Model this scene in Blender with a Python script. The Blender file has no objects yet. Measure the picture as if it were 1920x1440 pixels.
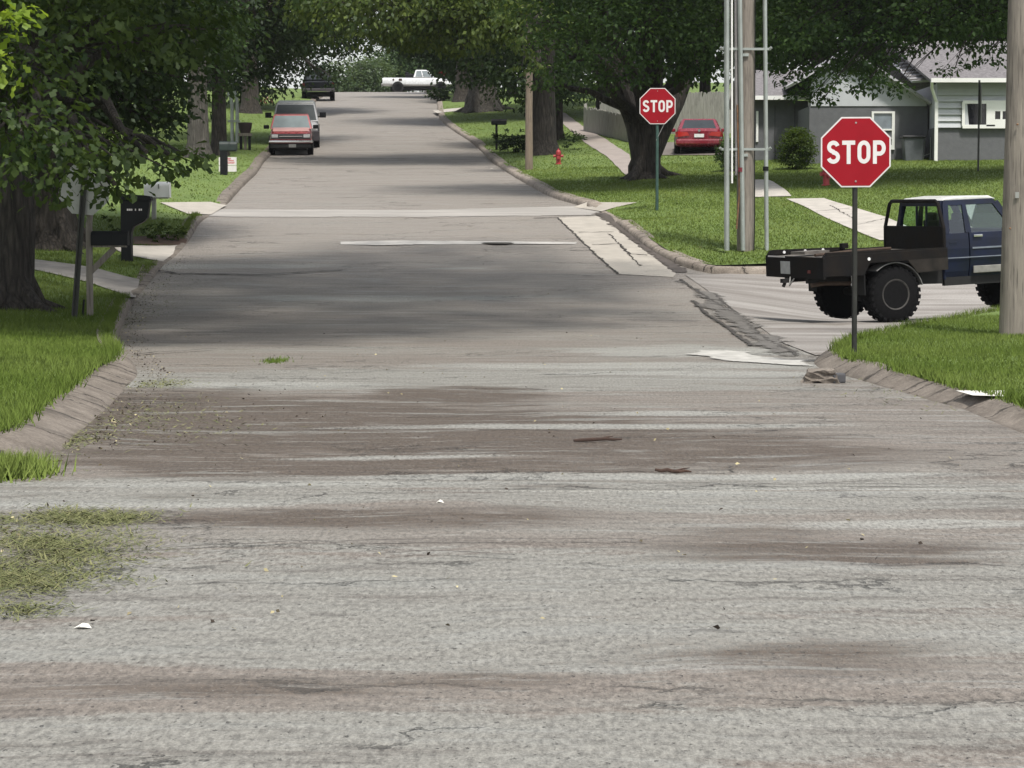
import bpy, bmesh, math, random
import numpy as np
from mathutils import Vector, Matrix
from mathutils.geometry import delaunay_2d_cdt
R = math.radians
random.seed(7)
SC = bpy.context.scene
COL = SC.collection

# ------------------------------------------------------------------ camera frame (photo pixels 1920 x 1440)
F = 4270.0
PITCH = math.atan((720 - 435) / F)
CAMZ = 1.6
FW = np.array([0, math.cos(PITCH), -math.sin(PITCH)])
UP = np.array([0, math.sin(PITCH), math.cos(PITCH)])
RT = np.array([1.0, 0, 0])
def ray(px, py):
    return FW * F + RT * (px - 960) + UP * (720 - py)
def at(px, py, Y):
    d = ray(px, py)
    return d / d[1] * Y + np.array([0, 0, CAMZ])
def sc(Y):
    return F / Y

# ------------------------------------------------------------------ terrain
_ty = np.arange(-20, 420, 0.25)
_tz = np.interp(_ty, [-20, 28, 34, 40, 46.5, 59.3, 91, 142, 176, 186, 215, 420],
                [0, 0, .03, .16, .72, 2.12, 4.72, 9.75, 12.35, 12.6, 11.8, 6.0])
_k = np.exp(-0.5 * (np.arange(-16, 17) * 0.25 / 1.6) ** 2); _k /= _k.sum()
_tz = np.convolve(np.pad(_tz, 16, mode='edge'), _k, mode='valid')
def g(y):
    return np.interp(y, _ty, _tz)
def sst(a, b, v):
    t = np.clip((v - a) / (b - a), 0, 1)
    return t * t * (3 - 2 * t)
def zroad(x, y):
    x = np.asarray(x, float); y = np.asarray(y, float)
    w = sst(34, 38, y) * (1 - sst(43.5, 47.5, y)) * np.clip((x - 3.6) / 2.2, 0, 1)
    return g(y) - np.clip(.19 + .085 * (y - 40.3) - .035 * (x - 6.4), 0, .32) * w
def unproject(px, py, zf, y0=6.0, y1=400.0):
    ys = np.arange(y0, y1, 0.05)
    d = ray(px, py)
    xs = d[0] / d[1] * ys; zs = CAMZ + d[2] / d[1] * ys
    below = np.nonzero(zs - zf(xs, ys) < 0)[0]
    i = below[0] if len(below) else len(ys) - 1
    return np.array([xs[i], ys[i], float(zf(xs[i], ys[i]))])
def road_pts(pts):
    return [unproject(px, py, zroad)[:2] for px, py in pts]

LEFT_PX = [(0, 872), (60, 862), (110, 852), (160, 800), (210, 756), (240, 722), (262, 700), (240, 680), (222, 652),
           (221, 630), (240, 580), (262, 552), (285, 525), (300, 503), (328, 480), (345, 465), (362, 440), (372, 420), (400, 400), (427, 383), (446, 360), (466, 340), (482, 326), (497, 300)]
RIGHT_NEAR_PX = [(2100, 868), (1920, 812), (1860, 790), (1800, 766), (1700, 738), (1610, 712), (1545, 696), (1526, 682)]
RIGHT_FAR_PX = [(1276, 512), (1230, 478), (1180, 440), (1142, 408), (1125, 396), (1036, 372), (1000, 352), (960, 330), (920, 303), (905, 285), (880, 264), (850, 246), (822, 224)]
LP = road_pts(LEFT_PX)
LP = [(-30.0, LP[0][1] - 1.2), (-9.0, LP[0][1] - 0.5)] + [tuple(p) for p in LP]
y_ = LP[-1][1]
LP += [(LP[-1][0] - 0.05 * t, y_ + t) for t in (20, 40, 60, 80, 90)]
RN = [tuple(p) for p in road_pts(RIGHT_NEAR_PX)]
RF = [tuple(p) for p in road_pts(RIGHT_FAR_PX)]
y_ = RF[-1][1]
RF += [(RF[-1][0] - 0.036 * t, y_ + t) for t in (15, 30, 45, 57)]
RF = [p for p in RF if p[1] < 171] + [(-6.6, 171.0)]
_lt = sorted([(p[1], p[0]) for p in LP[2:]])
_rt = sorted([(p[1], p[0]) for p in RN + RF])
def xl(y): return np.interp(y, [a for a, b in _lt], [b for a, b in _lt])
def xr(y): return np.interp(y, [a for a, b in _rt], [b for a, b in _rt])
CUTS = {-1: [], 1: []}
for sd__, top, bot in ((-1, (258, 530), (226, 556)), (-1, (345, 463), (308, 494)), (-1, (425, 386), (398, 404)), (1, (1128, 398), (1146, 412))):
    a_ = unproject(*top, zroad)[1]; b_ = unproject(*bot, zroad)[1]; CUTS[sd__].append((min(a_, b_), max(a_, b_)))
def kerb_k(side, y):
    k = np.ones_like(np.asarray(y, float))
    for a, b in CUTS[side]: k = k * (1 - sst(a - 1.7, a - .25, y) * (1 - sst(b + .25, b + 1.7, y)))
    return k
def zlawn(x, y):
    x = np.asarray(x, float); y = np.asarray(y, float)
    dr = np.clip(x - xr(y), 0, 13); dl = np.clip(xl(y) - x, 0, 12)
    kr = 0.018 + 0.03 * sst(38, 52, y)
    kl = 0.05 + 0.05 * (1 - sst(26, 30, y))
    k1 = kerb_k(1, y); k_1 = kerb_k(-1, y)
    k = np.where(dr > 0, k1 + (1 - k1) * sst(0, 2.2, dr), k_1 + (1 - k_1) * sst(0, 2.2, dl))
    return zroad(x, y) + 0.125 * k + kr * dr + kl * dl + 0.018 * np.sin(x * 1.3 + y * .7) * np.sin(y * .9 - x * .4)
def lawn(px, py):
    return unproject(px, py, zlawn)
def road(px, py):
    return unproject(px, py, zroad)

# ------------------------------------------------------------------ materials
def new_mat(name):
    m = bpy.data.materials.new(name); m.use_nodes = True
    nt = m.node_tree; nt.nodes.clear()
    out = nt.nodes.new('ShaderNodeOutputMaterial')
    return m, nt, out
class NT:
    def __init__(s, nt): s.nt = nt
    def n(s, t, **kw):
        nd = s.nt.nodes.new('ShaderNode' + t)
        ins = kw.pop('i', {})
        for k, v in kw.items(): setattr(nd, k, v)
        for k, v in ins.items():
            sock = nd.inputs[k]
            if isinstance(v, bpy.types.NodeSocket): s.nt.links.new(v, sock)
            elif isinstance(v, bpy.types.Node): s.nt.links.new(v.outputs[0], sock)
            else: sock.default_value = v
        return nd
    def math(s, op, a, b=0.0, c=0.0, clamp=False):
        return s.n('Math', operation=op, use_clamp=clamp, i={0: a, 1: b, 2: c}).outputs[0]
    def mix(s, f, a, b, bt='MIX'):
        nd = s.nt.nodes.new('ShaderNodeMix'); nd.data_type = 'RGBA'; nd.blend_type = bt
        for idx, v in ((0, f), (6, a), (7, b)):
            if isinstance(v, bpy.types.NodeSocket): s.nt.links.new(v, nd.inputs[idx])
            else: nd.inputs[idx].default_value = (tuple(v) + (1,))[:4] if not isinstance(v, (int, float)) else v
        return nd.outputs[2]
    def ramp(s, f, lo, hi):
        return s.n('MapRange', i={0: f, 1: lo, 2: hi, 3: 0.0, 4: 1.0}).outputs[0]
    def noise(s, vec, scale, detail=4.0, rough=.55, dist=0.0):
        return s.n('TexNoise', i={'Vector': vec, 'Scale': scale, 'Detail': detail, 'Roughness': rough, 'Distortion': dist}).outputs[0]
    def mapping(s, vec, scale=(1, 1, 1), rot=(0, 0, 0)):
        return s.n('Mapping', i={'Vector': vec, 'Scale': scale, 'Rotation': rot}).outputs[0]
    def pos(s): return s.n('NewGeometry').outputs[0]
    def obj(s): return s.n('TexCoord').outputs[3]
    def bump(s, h, strength=.3, dist=.02):
        return s.n('Bump', i={'Height': h, 'Strength': strength, 'Distance': dist}).outputs[0]
    def bsdf(s, out, **i):
        b = s.n('BsdfPrincipled', i={k.replace('_', ' '): v for k, v in i.items()})
        s.nt.links.new(b.outputs[0], out.inputs[0]); return b
def c4(c): return (c[0], c[1], c[2], 1)
def basic(name, c, rough=.6, metal=0.0, var=.15, scale=8.0, bump=0.0, stretch=(1, 1, 1), c2=None, coat=0.0, spec=.5, bdist=.01):
    m, nt, out = new_mat(name); N = NT(nt)
    v = N.mapping(N.obj(), stretch)
    f = N.ramp(N.noise(v, scale, 5), .3, .7)
    lo = c2 if c2 else tuple(x * (1 - var) for x in c)
    hi = c if c2 else tuple(min(1, x * (1 + var)) for x in c)
    col = N.mix(f, c4(lo), c4(hi))
    kw = dict(Base_Color=col, Roughness=N.math('ADD', rough - .08, N.math('MULTIPLY', f, .16)), Metallic=metal)
    if bump: kw['Normal'] = N.bump(N.noise(v, scale * 3, 6), bump, bdist)
    b = N.bsdf(out, **kw)
    b.inputs['Coat Weight'].default_value = coat
    b.inputs['Specular IOR Level'].default_value = spec
    return m
def glass_mat(name, tint=(.55, .6, .6), refl=.25, see=.8):
    m, nt, out = new_mat(name); N = NT(nt)
    tr = N.n('BsdfTransparent', i={0: c4(tuple(x * see for x in tint))})
    gl = N.n('BsdfGlossy', i={0: (.9, .95, 1, 1), 'Roughness': .03})
    fr = N.n('Fresnel', i={0: 1.5})
    f = N.math('ADD', N.math('MULTIPLY', fr.outputs[0], .8), refl * .2, clamp=True)
    mx = N.n('MixShader', i={0: f, 1: tr, 2: gl})
    nt.links.new(mx.outputs[0], out.inputs[0]); return m
def leaf_mat(name, dark, light, trans=.38, rough=.5):
    m, nt, out = new_mat(name); N = NT(nt)
    a = N.n('Attribute', attribute_name='tint')
    col = N.mix(a.outputs['Fac'], c4(dark), c4(light))
    d = N.n('BsdfDiffuse', i={0: col})
    t = N.n('BsdfTranslucent', i={0: N.mix(.55, col, c4((light[0] * 1.5, light[1] * 1.5, light[2] * .7)))})
    m1 = N.n('MixShader', i={0: trans, 1: d, 2: t})
    gl = N.n('BsdfGlossy', i={0: (.8, .9, .8, 1), 'Roughness': rough})
    m2 = N.n('MixShader', i={0: .018, 1: m1, 2: gl})
    nt.links.new(m2.outputs[0], out.inputs[0]); return m

# ------------------------------------------------------------------ mesh helpers
def tag(o, label=None, cat=None, group=None, kind=None):
    if label: o['label'] = label
    if cat: o['category'] = cat
    if group: o['group'] = group
    if kind: o['kind'] = kind
    return o
def thing(name, label, cat, loc=(0, 0, 0), rz=0.0, group=None):
    o = bpy.data.objects.new(name, None); COL.objects.link(o)
    o.location = tuple(float(v) for v in loc); o.rotation_euler = (0, 0, rz)
    o.empty_display_size = .2
    return tag(o, label, cat, group)
def copy_tree(o, parent=None):
    c = o.copy(); COL.objects.link(c)
    if parent is not None: c.parent = parent
    for ch in list(o.children): copy_tree(ch, c)
    return c
def mesh_np(name, V, Fq, mat, parent=None, attr=None, smooth=False):
    """V (n,3), Fq (m,k) constant k"""
    me = bpy.data.meshes.new(name)
    V = np.asarray(V, np.float32); Fq = np.asarray(Fq, np.int32)
    m, k = Fq.shape
    me.vertices.add(len(V)); me.vertices.foreach_set('co', V.ravel())
    me.loops.add(m * k); me.loops.foreach_set('vertex_index', Fq.ravel())
    me.polygons.add(m)
    me.polygons.foreach_set('loop_start', np.arange(0, m * k, k, dtype=np.int32))
    try: me.polygons.foreach_set('loop_total', np.full(m, k, np.int32))
    except Exception: pass
    if smooth: me.polygons.foreach_set('use_smooth', np.ones(m, bool))
    me.update(calc_edges=True)
    if attr is not None:
        for an, dom, val in attr:
            if val.ndim == 1:
                a = me.attributes.new(an, 'FLOAT', dom); a.data.foreach_set('value', val.astype(np.float32))
            else:
                a = me.attributes.new(an, 'FLOAT_COLOR', dom); a.data.foreach_set('color', val.astype(np.float32).ravel())
    me.materials.append(mat)
    o = bpy.data.objects.new(name, me); COL.objects.link(o)
    if parent is not None: o.parent = parent
    return o
class MB:
    def __init__(s, M=None): s.v = []; s.f = []; s.M = M
    def add(s, vs, fs, M=None):
        b = len(s.v)
        for v in vs:
            v = Vector(v)
            if M is not None: v = M @ v
            if s.M is not None: v = s.M @ v
            s.v.append(v)
        s.f += [tuple(b + i for i in f) for f in fs]; return s
    def box(s, c, size, M=None, rot=None):
        x, y, z = (k / 2 for k in size)
        T = Matrix.Translation(Vector(c))
        if rot is not None: T = T @ rot
        if M is not None: T = M @ T
        vs = [(sx * x, sy * y, sz * z) for sx in (-1, 1) for sy in (-1, 1) for sz in (-1, 1)]
        return s.add(vs, [(0, 1, 3, 2), (4, 6, 7, 5), (0, 4, 5, 1), (2, 3, 7, 6), (0, 2, 6, 4), (1, 5, 7, 3)], T)
    def bar(s, a, b, w, h=None, up=(0, 0, 1)):
        a = Vector(a); b = Vector(b); h = h or w; d = b - a
        X = d.normalized(); U = Vector(up)
        if abs(X.dot(U)) > .95: U = Vector((0, 1, 0))
        Y = U.cross(X).normalized(); Z = X.cross(Y)
        T = Matrix((X, Y, Z)).transposed().to_4x4(); T.translation = (a + b) / 2
        return s.box((0, 0, 0), (d.length, w, h), T)
    def tube(s, pts, rad, n=8, cap=True):
        pts = [Vector(p) for p in pts]
        rad = [rad] * len(pts) if isinstance(rad, (int, float)) else rad
        rings = []; prev = None; vs = []; fs = []
        for i, p in enumerate(pts):
            d = (pts[min(i + 1, len(pts) - 1)] - pts[max(i - 1, 0)]).normalized()
            if prev is None:
                u = Vector((1, 0, 0)) if abs(d.x) < .8 else Vector((0, 1, 0))
            else: u = prev
            u = (u - d * u.dot(d)).normalized(); w = d.cross(u); prev = u
            for k in range(n):
                a = 2 * math.pi * k / n
                vs.append(p + (u * math.cos(a) + w * math.sin(a)) * rad[i])
        for i in range(len(pts) - 1):
            for k in range(n):
                fs.append((i * n + k, i * n + (k + 1) % n, (i + 1) * n + (k + 1) % n, (i + 1) * n + k))
        if cap:
            fs.append(tuple(range(n - 1, -1, -1))); fs.append(tuple((len(pts) - 1) * n + k for k in range(n)))
        return s.add(vs, fs)
    def prism(s, poly, a, b, axis='y', M=None):
        """poly 2D; extruded from a to b along axis. axis y: poly=(x,z); x: (y,z); z: (x,y)"""
        n = len(poly)
        def P(p, t): return {'y': (p[0], t, p[1]), 'x': (t, p[0], p[1]), 'z': (p[0], p[1], t)}[axis]
        vs = [P(p, a) for p in poly] + [P(p, b) for p in poly]
        fs = [tuple(range(n)), tuple(range(2 * n - 1, n - 1, -1))] + [(i, i + n, (i + 1) % n + n, (i + 1) % n) for i in range(n)]
        return s.add(vs, fs, M)
    def lathe(s, prof, n=20, M=None, axis='z'):
        vs = []; fs = []
        for r, z in prof:
            for k in range(n):
                a = 2 * math.pi * k / n
                c, d = r * math.cos(a), r * math.sin(a)
                vs.append((c, d, z) if axis == 'z' else (c, z, d))
        for i in range(len(prof) - 1):
            for k in range(n):
                fs.append((i * n + k, i * n + (k + 1) % n, (i + 1) * n + (k + 1) % n, (i + 1) * n + k))
        fs.append(tuple(range(n - 1, -1, -1))); fs.append(tuple((len(prof) - 1) * n + k for k in range(n)))
        return s.add(vs, fs, M)
    def loft(s, rings):
        n = len(rings[0]); vs = [p for r in rings for p in r]; fs = []
        for i in range(len(rings) - 1):
            for k in range(n):
                fs.append((i * n + k, i * n + (k + 1) % n, (i + 1) * n + (k + 1) % n, (i + 1) * n + k))
        fs.append(tuple(range(n - 1, -1, -1))); fs.append(tuple((len(rings) - 1) * n + k for k in range(n)))
        return s.add(vs, fs)
    def quad(s, a, b, c, d, t=0.0):
        """slab of thickness t behind the quad"""
        a, b, c, d = map(Vector, (a, b, c, d)); nrm = (b - a).cross(d - a).normalized()
        if t == 0: return s.add([a, b, c, d], [(0, 1, 2, 3)])
        o = -nrm * t
        return s.add([a, b, c, d, a + o, b + o, c + o, d + o], [(0, 1, 2, 3), (7, 6, 5, 4), (0, 4, 5, 1), (1, 5, 6, 2), (2, 6, 7, 3), (3, 7, 4, 0)])
    def build(s, name, mat, parent=None, smooth=False, bevel=0.0, seg=2):
        me = bpy.data.meshes.new(name)
        me.from_pydata([tuple(v) for v in s.v], [], s.f)
        bm = bmesh.new(); bm.from_mesh(me); bmesh.ops.recalc_face_normals(bm, faces=bm.faces); bm.to_mesh(me); bm.free()
        me.materials.append(mat)
        if smooth:
            me.polygons.foreach_set('use_smooth', [True] * len(me.polygons))
            try: me.set_sharp_from_angle(angle=R(38))
            except Exception: pass
        o = bpy.data.objects.new(name, me); COL.objects.link(o)
        if parent is not None: o.parent = parent
        if bevel:
            md = o.modifiers.new('bevel', 'BEVEL'); md.width = bevel; md.segments = seg; md.limit_method = 'ANGLE'; md.angle_limit = R(35)
        return o
def inside(poly, X, Y):
    px = np.array([p[0] for p in poly]); py = np.array([p[1] for p in poly]); r = np.zeros(X.shape, bool)
    j = len(poly) - 1
    for i in range(len(poly)):
        c = ((py[i] > Y) != (py[j] > Y)) & (X < (px[j] - px[i]) * (Y - py[i]) / (py[j] - py[i] + 1e-12) + px[i])
        r ^= c; j = i
    return r
def densify(poly, step):
    out = []
    for i in range(len(poly)):
        a = np.array(poly[i]); b = np.array(poly[(i + 1) % len(poly)])
        n = max(1, int(np.linalg.norm(b - a) / step))
        out += [tuple(a + (b - a) * k / n) for k in range(n)]
    return out
def sheet(name, poly, zf, mat, step=.6, parent=None, smooth=True):
    poly = densify([tuple(p) for p in poly], step)
    X = np.array([p[0] for p in poly]); Y = np.array([p[1] for p in poly])
    gy = []; y = Y.min()
    while y < Y.max(): gy.append(y); y += step * max(1, y / 45)
    pts = []
    for y in gy:
        st = step * max(1, y / 45)
        xs = np.arange(X.min() + st * random.random(), X.max(), st)
        xs = xs + np.random.RandomState(int(y * 10) % 9999).uniform(-.2, .2, len(xs)) * st
        k = inside(poly, xs, np.full(len(xs), y)); pts += [(a, y) for a in xs[k]]
    n = len(poly)
    vs = [Vector(p) for p in poly] + [Vector(p) for p in pts]
    r = delaunay_2d_cdt(vs, [], [list(range(n))], 1, 1e-4)
    V = np.array([(v[0], v[1]) for v in r[0]]); Z = zf(V[:, 0], V[:, 1])
    return mesh_np(name, np.c_[V, Z], np.array([f for f in r[2] if len(f) == 3]), mat, parent, smooth=smooth)
def offset(pl, d):
    """shift a polyline to its left by d"""
    P = np.array(pl, float); T = np.gradient(P, axis=0); T /= np.linalg.norm(T, axis=1)[:, None]
    return P + np.c_[-T[:, 1], T[:, 0]] * d
def smooth_pl(pl, it=2):
    P = [np.array(p, float) for p in pl]
    for _ in range(it):
        Q = [P[0]]
        for a, b in zip(P[:-1], P[1:]): Q += [a * .75 + b * .25, a * .25 + b * .75]
        P = Q + [P[-1]]
    return P
def sweep(name, pl, prof, mat, zf=zroad, seed=0, wob=.012, side=0, prof2=None, mixf=None):
    """pl XY polyline, prof list of (offset to left, height)"""
    rs = np.random.RandomState(seed); rows = [offset(pl, o) for o, h in prof]
    pr = [prof] * len(pl)
    if prof2 is not None:
        r2 = [offset(pl, o) for o, h in prof2]; rows = [r * (1 - mixf[:, None]) + q * mixf[:, None] for r, q in zip(rows, r2)]
        pr = [[(0, h * (1 - m) + h2 * m) for (o, h), (o2, h2) in zip(prof, prof2)] for m in mixf]
    n = len(pl); V = []
    w = np.convolve(rs.normal(0, wob * 2.6, n + 4), np.ones(5) / 5, 'valid')
    kk = kerb_k(side, np.array([p[1] for p in pl])) * .86 + .14 if side else np.ones(n)
    for i in range(n):
        for (o, h), r in zip(pr[i], rows):
            V.append((r[i][0], r[i][1], float(zf(pl[i][0], pl[i][1])) + (h * kk[i] + w[i] * kk[i] if h > .02 else h)))
    k = len(prof); Fq = [(i * k + j, i * k + j + 1, (i + 1) * k + j + 1, (i + 1) * k + j) for i in range(n - 1) for j in range(k - 1)]
    d_ = np.r_[0, np.cumsum(np.linalg.norm(np.diff(np.array(pl, float), axis=0), axis=1))]
    o = mesh_np(name, V, Fq, mat, smooth=False, attr=[('along', 'POINT', np.repeat(d_, k))])
    bm = bmesh.new(); bm.from_mesh(o.data); bm.verts.ensure_lookup_table()
    for base in (0, (n - 1) * k): bm.faces.new([bm.verts[base + j] for j in range(k)])
    bm.to_mesh(o.data); bm.free(); return o
def resample(pl, step):
    P = np.array(pl, float); d = np.r_[0, np.cumsum(np.linalg.norm(np.diff(P, axis=0), axis=1))]
    t = np.arange(0, d[-1], step); t = np.r_[t, d[-1]]
    return np.c_[np.interp(t, d, P[:, 0]), np.interp(t, d, P[:, 1])]
# ================================================================== SETTING
def kerb_mat(name, k_):
    m, nt, out = new_mat(name); N = NT(nt); P = N.pos()
    al = N.n('Attribute', attribute_name='along').outputs['Fac']; a = N.noise(P, 4, 7, .65); b = N.noise(P, 38, 4, .7)
    col = N.mix(N.ramp(a, .3, .7), c4((.120 * k_, .100 * k_, .082 * k_)), c4((.225 * k_, .195 * k_, .165 * k_)))
    col = N.mix(.7, col, N.mix(N.ramp(b, .35, .65), c4((.6, .6, .6)), c4((1.3, 1.3, 1.3))), 'MULTIPLY')
    w = N.math('ADD', al, N.math('MULTIPLY', N.math('SUBTRACT', a, .5), .5))
    j = N.math('ABSOLUTE', N.math('SUBTRACT', N.math('FRACT', N.math('MULTIPLY', w, .62)), .5)); j2 = N.math('ABSOLUTE', N.math('SUBTRACT', N.math('FRACT', N.math('MULTIPLY', w, 1.43)), .5))
    jj = N.math('MAXIMUM', N.ramp(j, .022, .008), N.math('MULTIPLY', N.ramp(j2, .03, .01), N.ramp(N.noise(P, .8, 2), .5, .55)))
    col = N.mix(N.math('MULTIPLY', jj, .85), col, c4((.035, .03, .026)))
    col = N.mix(N.math('MULTIPLY', N.ramp(N.noise(P, 2.2, 6, .7), .56, .66), .6), col, c4((.07, .06, .05)))
    N.bsdf(out, Base_Color=col, Roughness=.88, Normal=N.bump(N.math('SUBTRACT', N.math('ADD', a, N.math('MULTIPLY', b, .3)), jj), .9, .02)); return m
concrete = kerb_mat('kerb concrete', 1.0); pale_kerb = kerb_mat('pale kerb concrete', 1.5)
walk_m = basic('pale walk concrete', (.44, .41, .37), .85, var=.14, scale=3, bump=.25)
earth = basic('bare earth', (.06, .075, .03), .95, var=.3, scale=.6)

def asphalt():
    m, nt, out = new_mat('patched asphalt'); N = NT(nt); P = N.pos()
    W = N.n('Attribute', attribute_name='wear_sheen')  # channels: brown tone, grey reseal, pale sheen painted in
    sep = N.n('SeparateColor', i={0: W.outputs['Color']})
    P2 = N.mapping(P, (1, 1, 0))
    wob = N.n('TexNoise', i={'Vector': P2, 'Scale': .35, 'Detail': 3.0})
    Pw = N.n('VectorMath', operation='MULTIPLY_ADD', i={0: wob.outputs['Color'], 1: (2.0, 1.1, 0), 2: P2}).outputs[0]
    big = N.noise(N.mapping(Pw, (.16, .50, 0)), 1.0, 9, .64)
    mid = N.noise(N.mapping(Pw, (.55, 1.7, 0)), 1.3, 9, .68)
    st = N.noise(N.mapping(Pw, (.24, 1.5, 0)), 1.5, 10, .74)
    st2 = N.noise(N.mapping(Pw, (1.1, 4.2, 0)), 1.7, 8, .74)
    fine = N.noise(N.mapping(P, (1, .34, 0)), 36, 4, .7); agg = N.noise(P2, 85, 2, .6)
    jit = N.math('ADD', N.math('MULTIPLY', N.math('SUBTRACT', big, .5), 1.3), N.math('MULTIPLY', N.math('SUBTRACT', mid, .5), 1.4))
    jit = N.math('ADD', jit, N.math('MULTIPLY', N.math('SUBTRACT', fine, .5), .45))
    def msk(ch, lo, hi): return N.ramp(N.math('ADD', sep.outputs[ch], jit), lo, hi)
    grey = (.226, .221, .202); pink = (.186, .164, .144); brown = (.094, .075, .060); pale = (.30, .30, .28); tan = (.235, .190, .145)
    col = N.mix(N.ramp(N.math('ADD', big, N.math('MULTIPLY', mid, .6)), .72, .90), c4(pink), c4(tuple(.4 * a + .6 * b for a, b in zip(pink, grey))))
    yv = N.n('SeparateXYZ', i={0: Pw}).outputs[1]; col = N.mix(N.math('MULTIPLY', N.ramp(yv, 28, 50), .75), col, c4((.268, .246, .226)))
    col = N.mix(N.math('MULTIPLY', N.ramp(mid, .58, .68), .6), col, c4(tan))
    col = N.mix(msk(1, .44, .60), col, c4(grey))
    col = N.mix(msk(0, .42, .72), col, c4(brown))
    col = N.mix(N.math('MULTIPLY', msk(2, .50, .80), .8), col, c4(pale))
    yy = N.n('SeparateXYZ', i={0: P}).outputs[1]; near = N.math('ADD', .30, N.math('MULTIPLY', N.ramp(yy, 31, 25), .70))
    # streaks of worn binder and dust, the pale ones painting in wet shine
    col = N.mix(N.math('MULTIPLY', N.math('MULTIPLY', N.ramp(st, .545, .60), .55), near), col, c4((.285, .285, .268)))
    col = N.mix(N.math('MULTIPLY', N.math('MULTIPLY', N.ramp(st, .46, .39), .55), near), col, c4((.100, .088, .078)))
    col = N.mix(N.math('MULTIPLY', N.math('MULTIPLY', N.ramp(st2, .56, .62), .35), near), col, c4((.31, .31, .295)))
    col = N.mix(N.math('MULTIPLY', N.math('MULTIPLY', N.ramp(st2, .44, .37), .45), near), col, c4((.085, .078, .072)))
    # long cracks
    dist = N.n('TexNoise', i={'Vector': P2, 'Scale': 1.1, 'Detail': 6.0, 'Roughness': .7})
    vm = N.n('VectorMath', operation='MULTIPLY_ADD', i={0: dist.outputs['Color'], 1: (1.0, .5, 0), 2: N.mapping(P, (.16, .50, 0))})
    vo = N.n('TexVoronoi', feature='DISTANCE_TO_EDGE', i={'Vector': vm.outputs[0], 'Scale': .9})
    crk = N.math('MULTIPLY', N.ramp(vo.outputs['Distance'], .010, .002), N.ramp(mid, .42, .60))
    f2 = N.math('ADD', N.math('MULTIPLY', fine, .65), N.math('MULTIPLY', agg, .35))
    col = N.mix(.8, col, N.mix(N.ramp(f2, .38, .62), c4((.50, .49, .48)), c4((1.46, 1.45, 1.42))), 'MULTIPLY')
    speck = N.ramp(N.noise(P2, 60, 2, .5), .66, .72); pit = N.ramp(N.noise(N.mapping(P, (1, .6, 0)), 33, 3, .6), .36, .30)
    col = N.mix(N.math('MULTIPLY', speck, .55), col, c4((.40, .39, .36)))
    col = N.mix(N.math('MULTIPLY', pit, .75), col, c4((.045, .042, .040)))
    col = N.mix(N.math('MULTIPLY', crk, .7), col, c4((.03, .028, .025)))
    h = N.math('SUBTRACT', N.math('ADD', N.math('MULTIPLY', fine, .8), N.math('MULTIPLY', agg, .5)), N.math('ADD', N.math('MULTIPLY', crk, 1.2), N.math('MULTIPLY', pit, .6)))
    rough = N.math('SUBTRACT', .74, N.math('ADD', N.math('MULTIPLY', N.ramp(st, .50, .60), .26), N.math('MULTIPLY', N.ramp(mid, .5, .65), .16)))
    b = N.bsdf(out, Base_Color=col, Roughness=rough, Normal=N.bump(h, .9, .018))
    b.inputs['Specular IOR Level'].default_value = .4
    return m
asphalt_m = asphalt()
# tone patches in photo pixels: (cx, cy, rx, ry, channel) laid on the road: brown, resealed grey, pale painted sheen
WEAR_SHEEN = [(430, 815, 620, 80, 0), (250, 775, 300, 50, 0), (900, 830, 560, 65, 0), (620, 870, 620, 30, 0), (1350, 840, 420, 40, 0.5), (350, 840, 400, 50, 0), (350, 1300, 620, 34, 0.3), (900, 1280, 320, 24, 0.3),
        (-80, 1320, 260, 40, 0.3), (850, 742, 220, 18, 0), (1500, 1040, 420, 50, 0.3), (700, 970, 520, 28, 0.35), (1500, 1235, 420, 44, 0.4), (1300, 850, 600, 34, 0.4),
        (960, 1100, 1500, 75, 1), (960, 1210, 1500, 55, 1), (700, 1400, 1500, 60, 1), (1500, 1370, 700, 50, 1), (300, 930, 700, 22, 1), (1500, 930, 700, 32, 1), (900, 905, 1200, 12, 1),
        (900, 715, 800, 26, 1),
        (1350, 776, 330, 5, 2), (760, 858, 340, 6, 2), (250, 948, 420, 6, 2), (1740, 985, 260, 11, 2), (1310, 660, 260, 12, 2), (1150, 686, 430, 6, 2), (1150, 800, 500, 5, 2),
        (1250, 895, 800, 6, 2), (500, 908, 500, 6, 2), (1600, 920, 400, 7, 2), (1300, 700, 350, 6, 2), (400, 722, 300, 6, 2), (860, 503, 60, 3, 2), (700, 560, 300, 6, 2), (400, 500, 300, 6, 2)]
def wear_sheen_at(X, Y):
    W = np.zeros(X.shape + (4,)); W[..., 3] = 1
    for cx, cy, rx, ry, ch in WEAR_SHEEN:
        s = 1.0
        if ch not in (0, 1, 2): s, ch = .55 + ch * .5, 0
        c = unproject(cx, cy, zroad); e = unproject(cx, max(cy - ry, 300), zroad); b = unproject(cx, cy + ry, zroad); hx = rx / sc(c[1])
        cyw = (e[1] + b[1]) / 2; hy = max((e[1] - b[1]) / 2, .02)
        slope = .02
        r = np.sqrt(((X - c[0]) / hx) ** 2 + ((Y - cyw - slope * (X - c[0])) / hy) ** 2)
        W[..., int(ch)] = np.maximum(W[..., int(ch)], s * np.clip(1.25 - .75 * r, 0, 1))
    return W
rows = [5.0]
while rows[-1] < 188: rows.append(rows[-1] + max(.055, .0062 * rows[-1]))
rows = np.array(rows); nc = 170
def road_l(y): return np.where(y < 15.2, -13.0, xl(y) - .35)
def road_r(y): return np.where(y < 14.0, 13.0, np.where((y > 24) & (y < 48.5), np.maximum(xr(y) + .4, 7.0), xr(y) + .4))
u = np.linspace(0, 1, nc)
Lr = road_l(rows); Rr = road_r(rows)
X = Lr[:, None] + (Rr - Lr)[:, None] * u[None]; Y = np.repeat(rows[:, None], nc, 1)
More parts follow.
